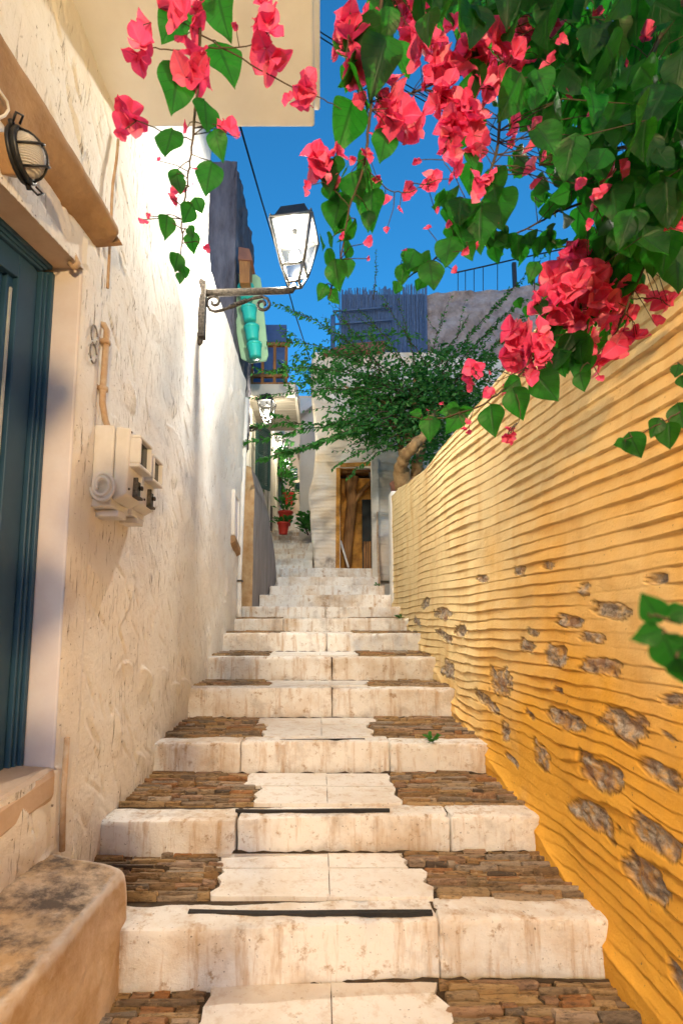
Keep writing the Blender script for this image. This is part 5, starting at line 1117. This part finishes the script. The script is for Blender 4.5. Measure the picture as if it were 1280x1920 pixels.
# flowering spray over the ridged wall
v = Vine('bougainvillea_spray', at(1180, 480, 1.45), 'thickest red bougainvillea cluster drooping over the ridged wall top')
v.branch([(1230,440,1.35),(1150,520,1.35),(1070,590,1.35),(1010,660,1.35),(960,715,1.32),(900,760,1.3),(820,785,1.3),(770,782,1.3)], .006, .0012); v.branch([(1230,450,1.35),(1180,560,1.3),(1150,630,1.3),(1100,680,1.3)], .004, .0014); v.branch([(1150,520,1.35),(1050,510,1.4),(1000,560,1.4)], .003, .0014); v.branch([(965,735,1.3),(975,780,1.3),(952,815,1.3)], .0014, .001); v.branch([(985,690,1.32),(925,715,1.3),(890,700,1.3)], .0014, .001); v.branch([(1180,560,1.3),(1230,560,1.25),(1255,575,1.25)], .002, .001)
v.blob(1090, 590, 80, 70, 46, 1.3, 1.55, .085); v.blob(1150, 500, 70, 50, 30, 1.25, 1.5, .085); v.blob(1010, 560, 40, 40, 10, 1.38, 1.5, .05); v.blob(1060, 665, 50, 30, 14, 1.28, 1.4, .08)
for px, py, L, d in ((968,752,.095,(.25,0,-1)),(1022,722,.11,(.75,0,-1)),(922,785,.095,(.05,0,-1)),(855,785,.08,(-.5,0,-.8)),(845,770,.06,(-1,0,-.1)),(805,800,.075,(0,0,-1)),(1080,660,.13,(.3,0,-1)),(1050,680,.07,(.1,0,-1)),(960,720,.06,(-.8,0,-.6)),(1090,715,.06,(.2,0,-1)),(870,770,.045,(.8,0,.2)),(780,775,.035,(-1,0,.2)),(1000,505,.06,(-.4,0,-1)),(1010,575,.06,(0,0,-1))): v.l(px, py, 1.3, L, d, .35)
for px, py, r, n in ((1078,490,44,9),(1110,520,44,9),(1040,530,40,8),(1140,545,40,7),(1070,560,44,9),(1110,580,46,9),(1020,560,26,4),(1155,590,30,4),(965,625,30,5),(970,660,34,6),(1005,640,28,4),(1010,675,26,4),(1060,620,30,4),(1100,640,22,2),(1115,665,26,3),(1150,645,30,3),(1195,640,26,2),(1165,615,20,2),(1245,565,26,3),(1225,605,18,1),(1030,690,22,2),(1040,705,16,1),(985,708,22,2),(960,735,18,2),(1000,695,14,1),(885,700,20,3),(885,725,14,1),(922,742,15,2),(950,815,14,4),(955,828,8,1),(872,795,9,2),(878,812,8,1),(1125,710,9,1),(828,755,6,1),(812,815,8,1),(800,770,6,1),(915,700,7,1),(1190,560,22,2)): v.f(px, py, 1.33+br.uniform(-.05, .06), r, n, r < 15)
v.done()
v = Vine('bougainvillea_twig', at(1290, 700, 1.0), 'short leafy twig without flowers in front of the wall at right edge')
v.branch([(1330,730,.95),(1275,770,.95),(1225,800,.95),(1165,828,.95)], .002, .001); v.branch([(1330,660,1.0),(1285,690,1.0),(1268,700,1.0)], .0015, .001)
for px, py, L, d in ((1188,832,.06,(.4,0,-1)),(1160,832,.03,(-1,0,-.3)),(1228,800,.045,(-.3,0,-.8)),(1255,815,.06,(0,0,-1)),(1275,778,.06,(.2,0,-1)),(1268,695,.035,(-.4,0,-1)),(1278,715,.03,(.2,0,-1)),(1172,835,.025,(-.2,0,-1))): v.l(px, py, .95, L, d, .4)
v.done()
v = Vine('bougainvillea_twig', at(1300, 1170, .32), 'out-of-focus leafy shoot close to the lens at the right edge, by the exposed stones')
v.branch([(1340,1150,.30),(1270,1165,.30),(1215,1150,.30)], .0012, .0007); v.branch([(1330,1210,.30),(1270,1190,.30),(1240,1178,.30)], .0012, .0007)
for px, py, L, d in ((1222,1142,.022,(-.3,0,.5)),(1215,1190,.020,(-1,0,-.3)),(1258,1225,.030,(.4,0,-1)),(1270,1150,.018,(1,0,.2)),(1278,1260,.02,(.3,0,-1))): v.l(px, py, .30, L, d, .25)
v.done()

# small weeds in the joints
wr = random.Random(9)
for px, py, Y, n_, lab in ((810, 1392, 3.23, 26, 'small green weed growing from the joint of a worn step'), (708, 1100, 8.2, 30, 'dry weed tuft at the foot of the white pillar'), (748, 1160, 6.05, 26, 'small weed where the steps meet the ridged wall')):
    c = at(px, py, Y); root = empty('weed', c, lab, 'weed'); m = MB(); leaf_tuft(m, c, n_, .04, .025, .05, wr); m.build('foliage', M['tleaf'], root)

# unseen spray added in front of the assumed amber lantern so its leaves dapple the left ends of the steps
v = Vine('bougainvillea_spray', Vector((.05, -.45, 1.6)), 'unseen bougainvillea spray added before the assumed amber lantern to dapple the steps')
pts = [Vector((.25, -.5, 2.2)), Vector((.10, -.46, 1.5)), Vector((.03, -.44, .95)), Vector((.0, -.44, .45))]; v.stem.tube(pts, [.004, .003, .002, .0015], 6); v.pts = [pts[i].lerp(pts[i+1], k/6) for i in range(3) for k in range(6)]
for (x, y, z, L) in [(-.02+.13*math.sin(k*2.4), -.44+.04*math.cos(k*1.7), .30+.052*k, .085+.03*math.sin(k*3.1)) for k in range(16)] + [(-.12, -.42, .85, .12), (-.06, -.43, .55, .12), (-.03, -.45, .62, .12)]:
    p = Vector((x, y, z)); big_leaf(v.leaf, p, Vector((br.uniform(-.4, .4), br.uniform(-.3, .3), -1)), Vector((br.uniform(-.5, .5), -1, .4)), L); v.twig(p)
v.done()
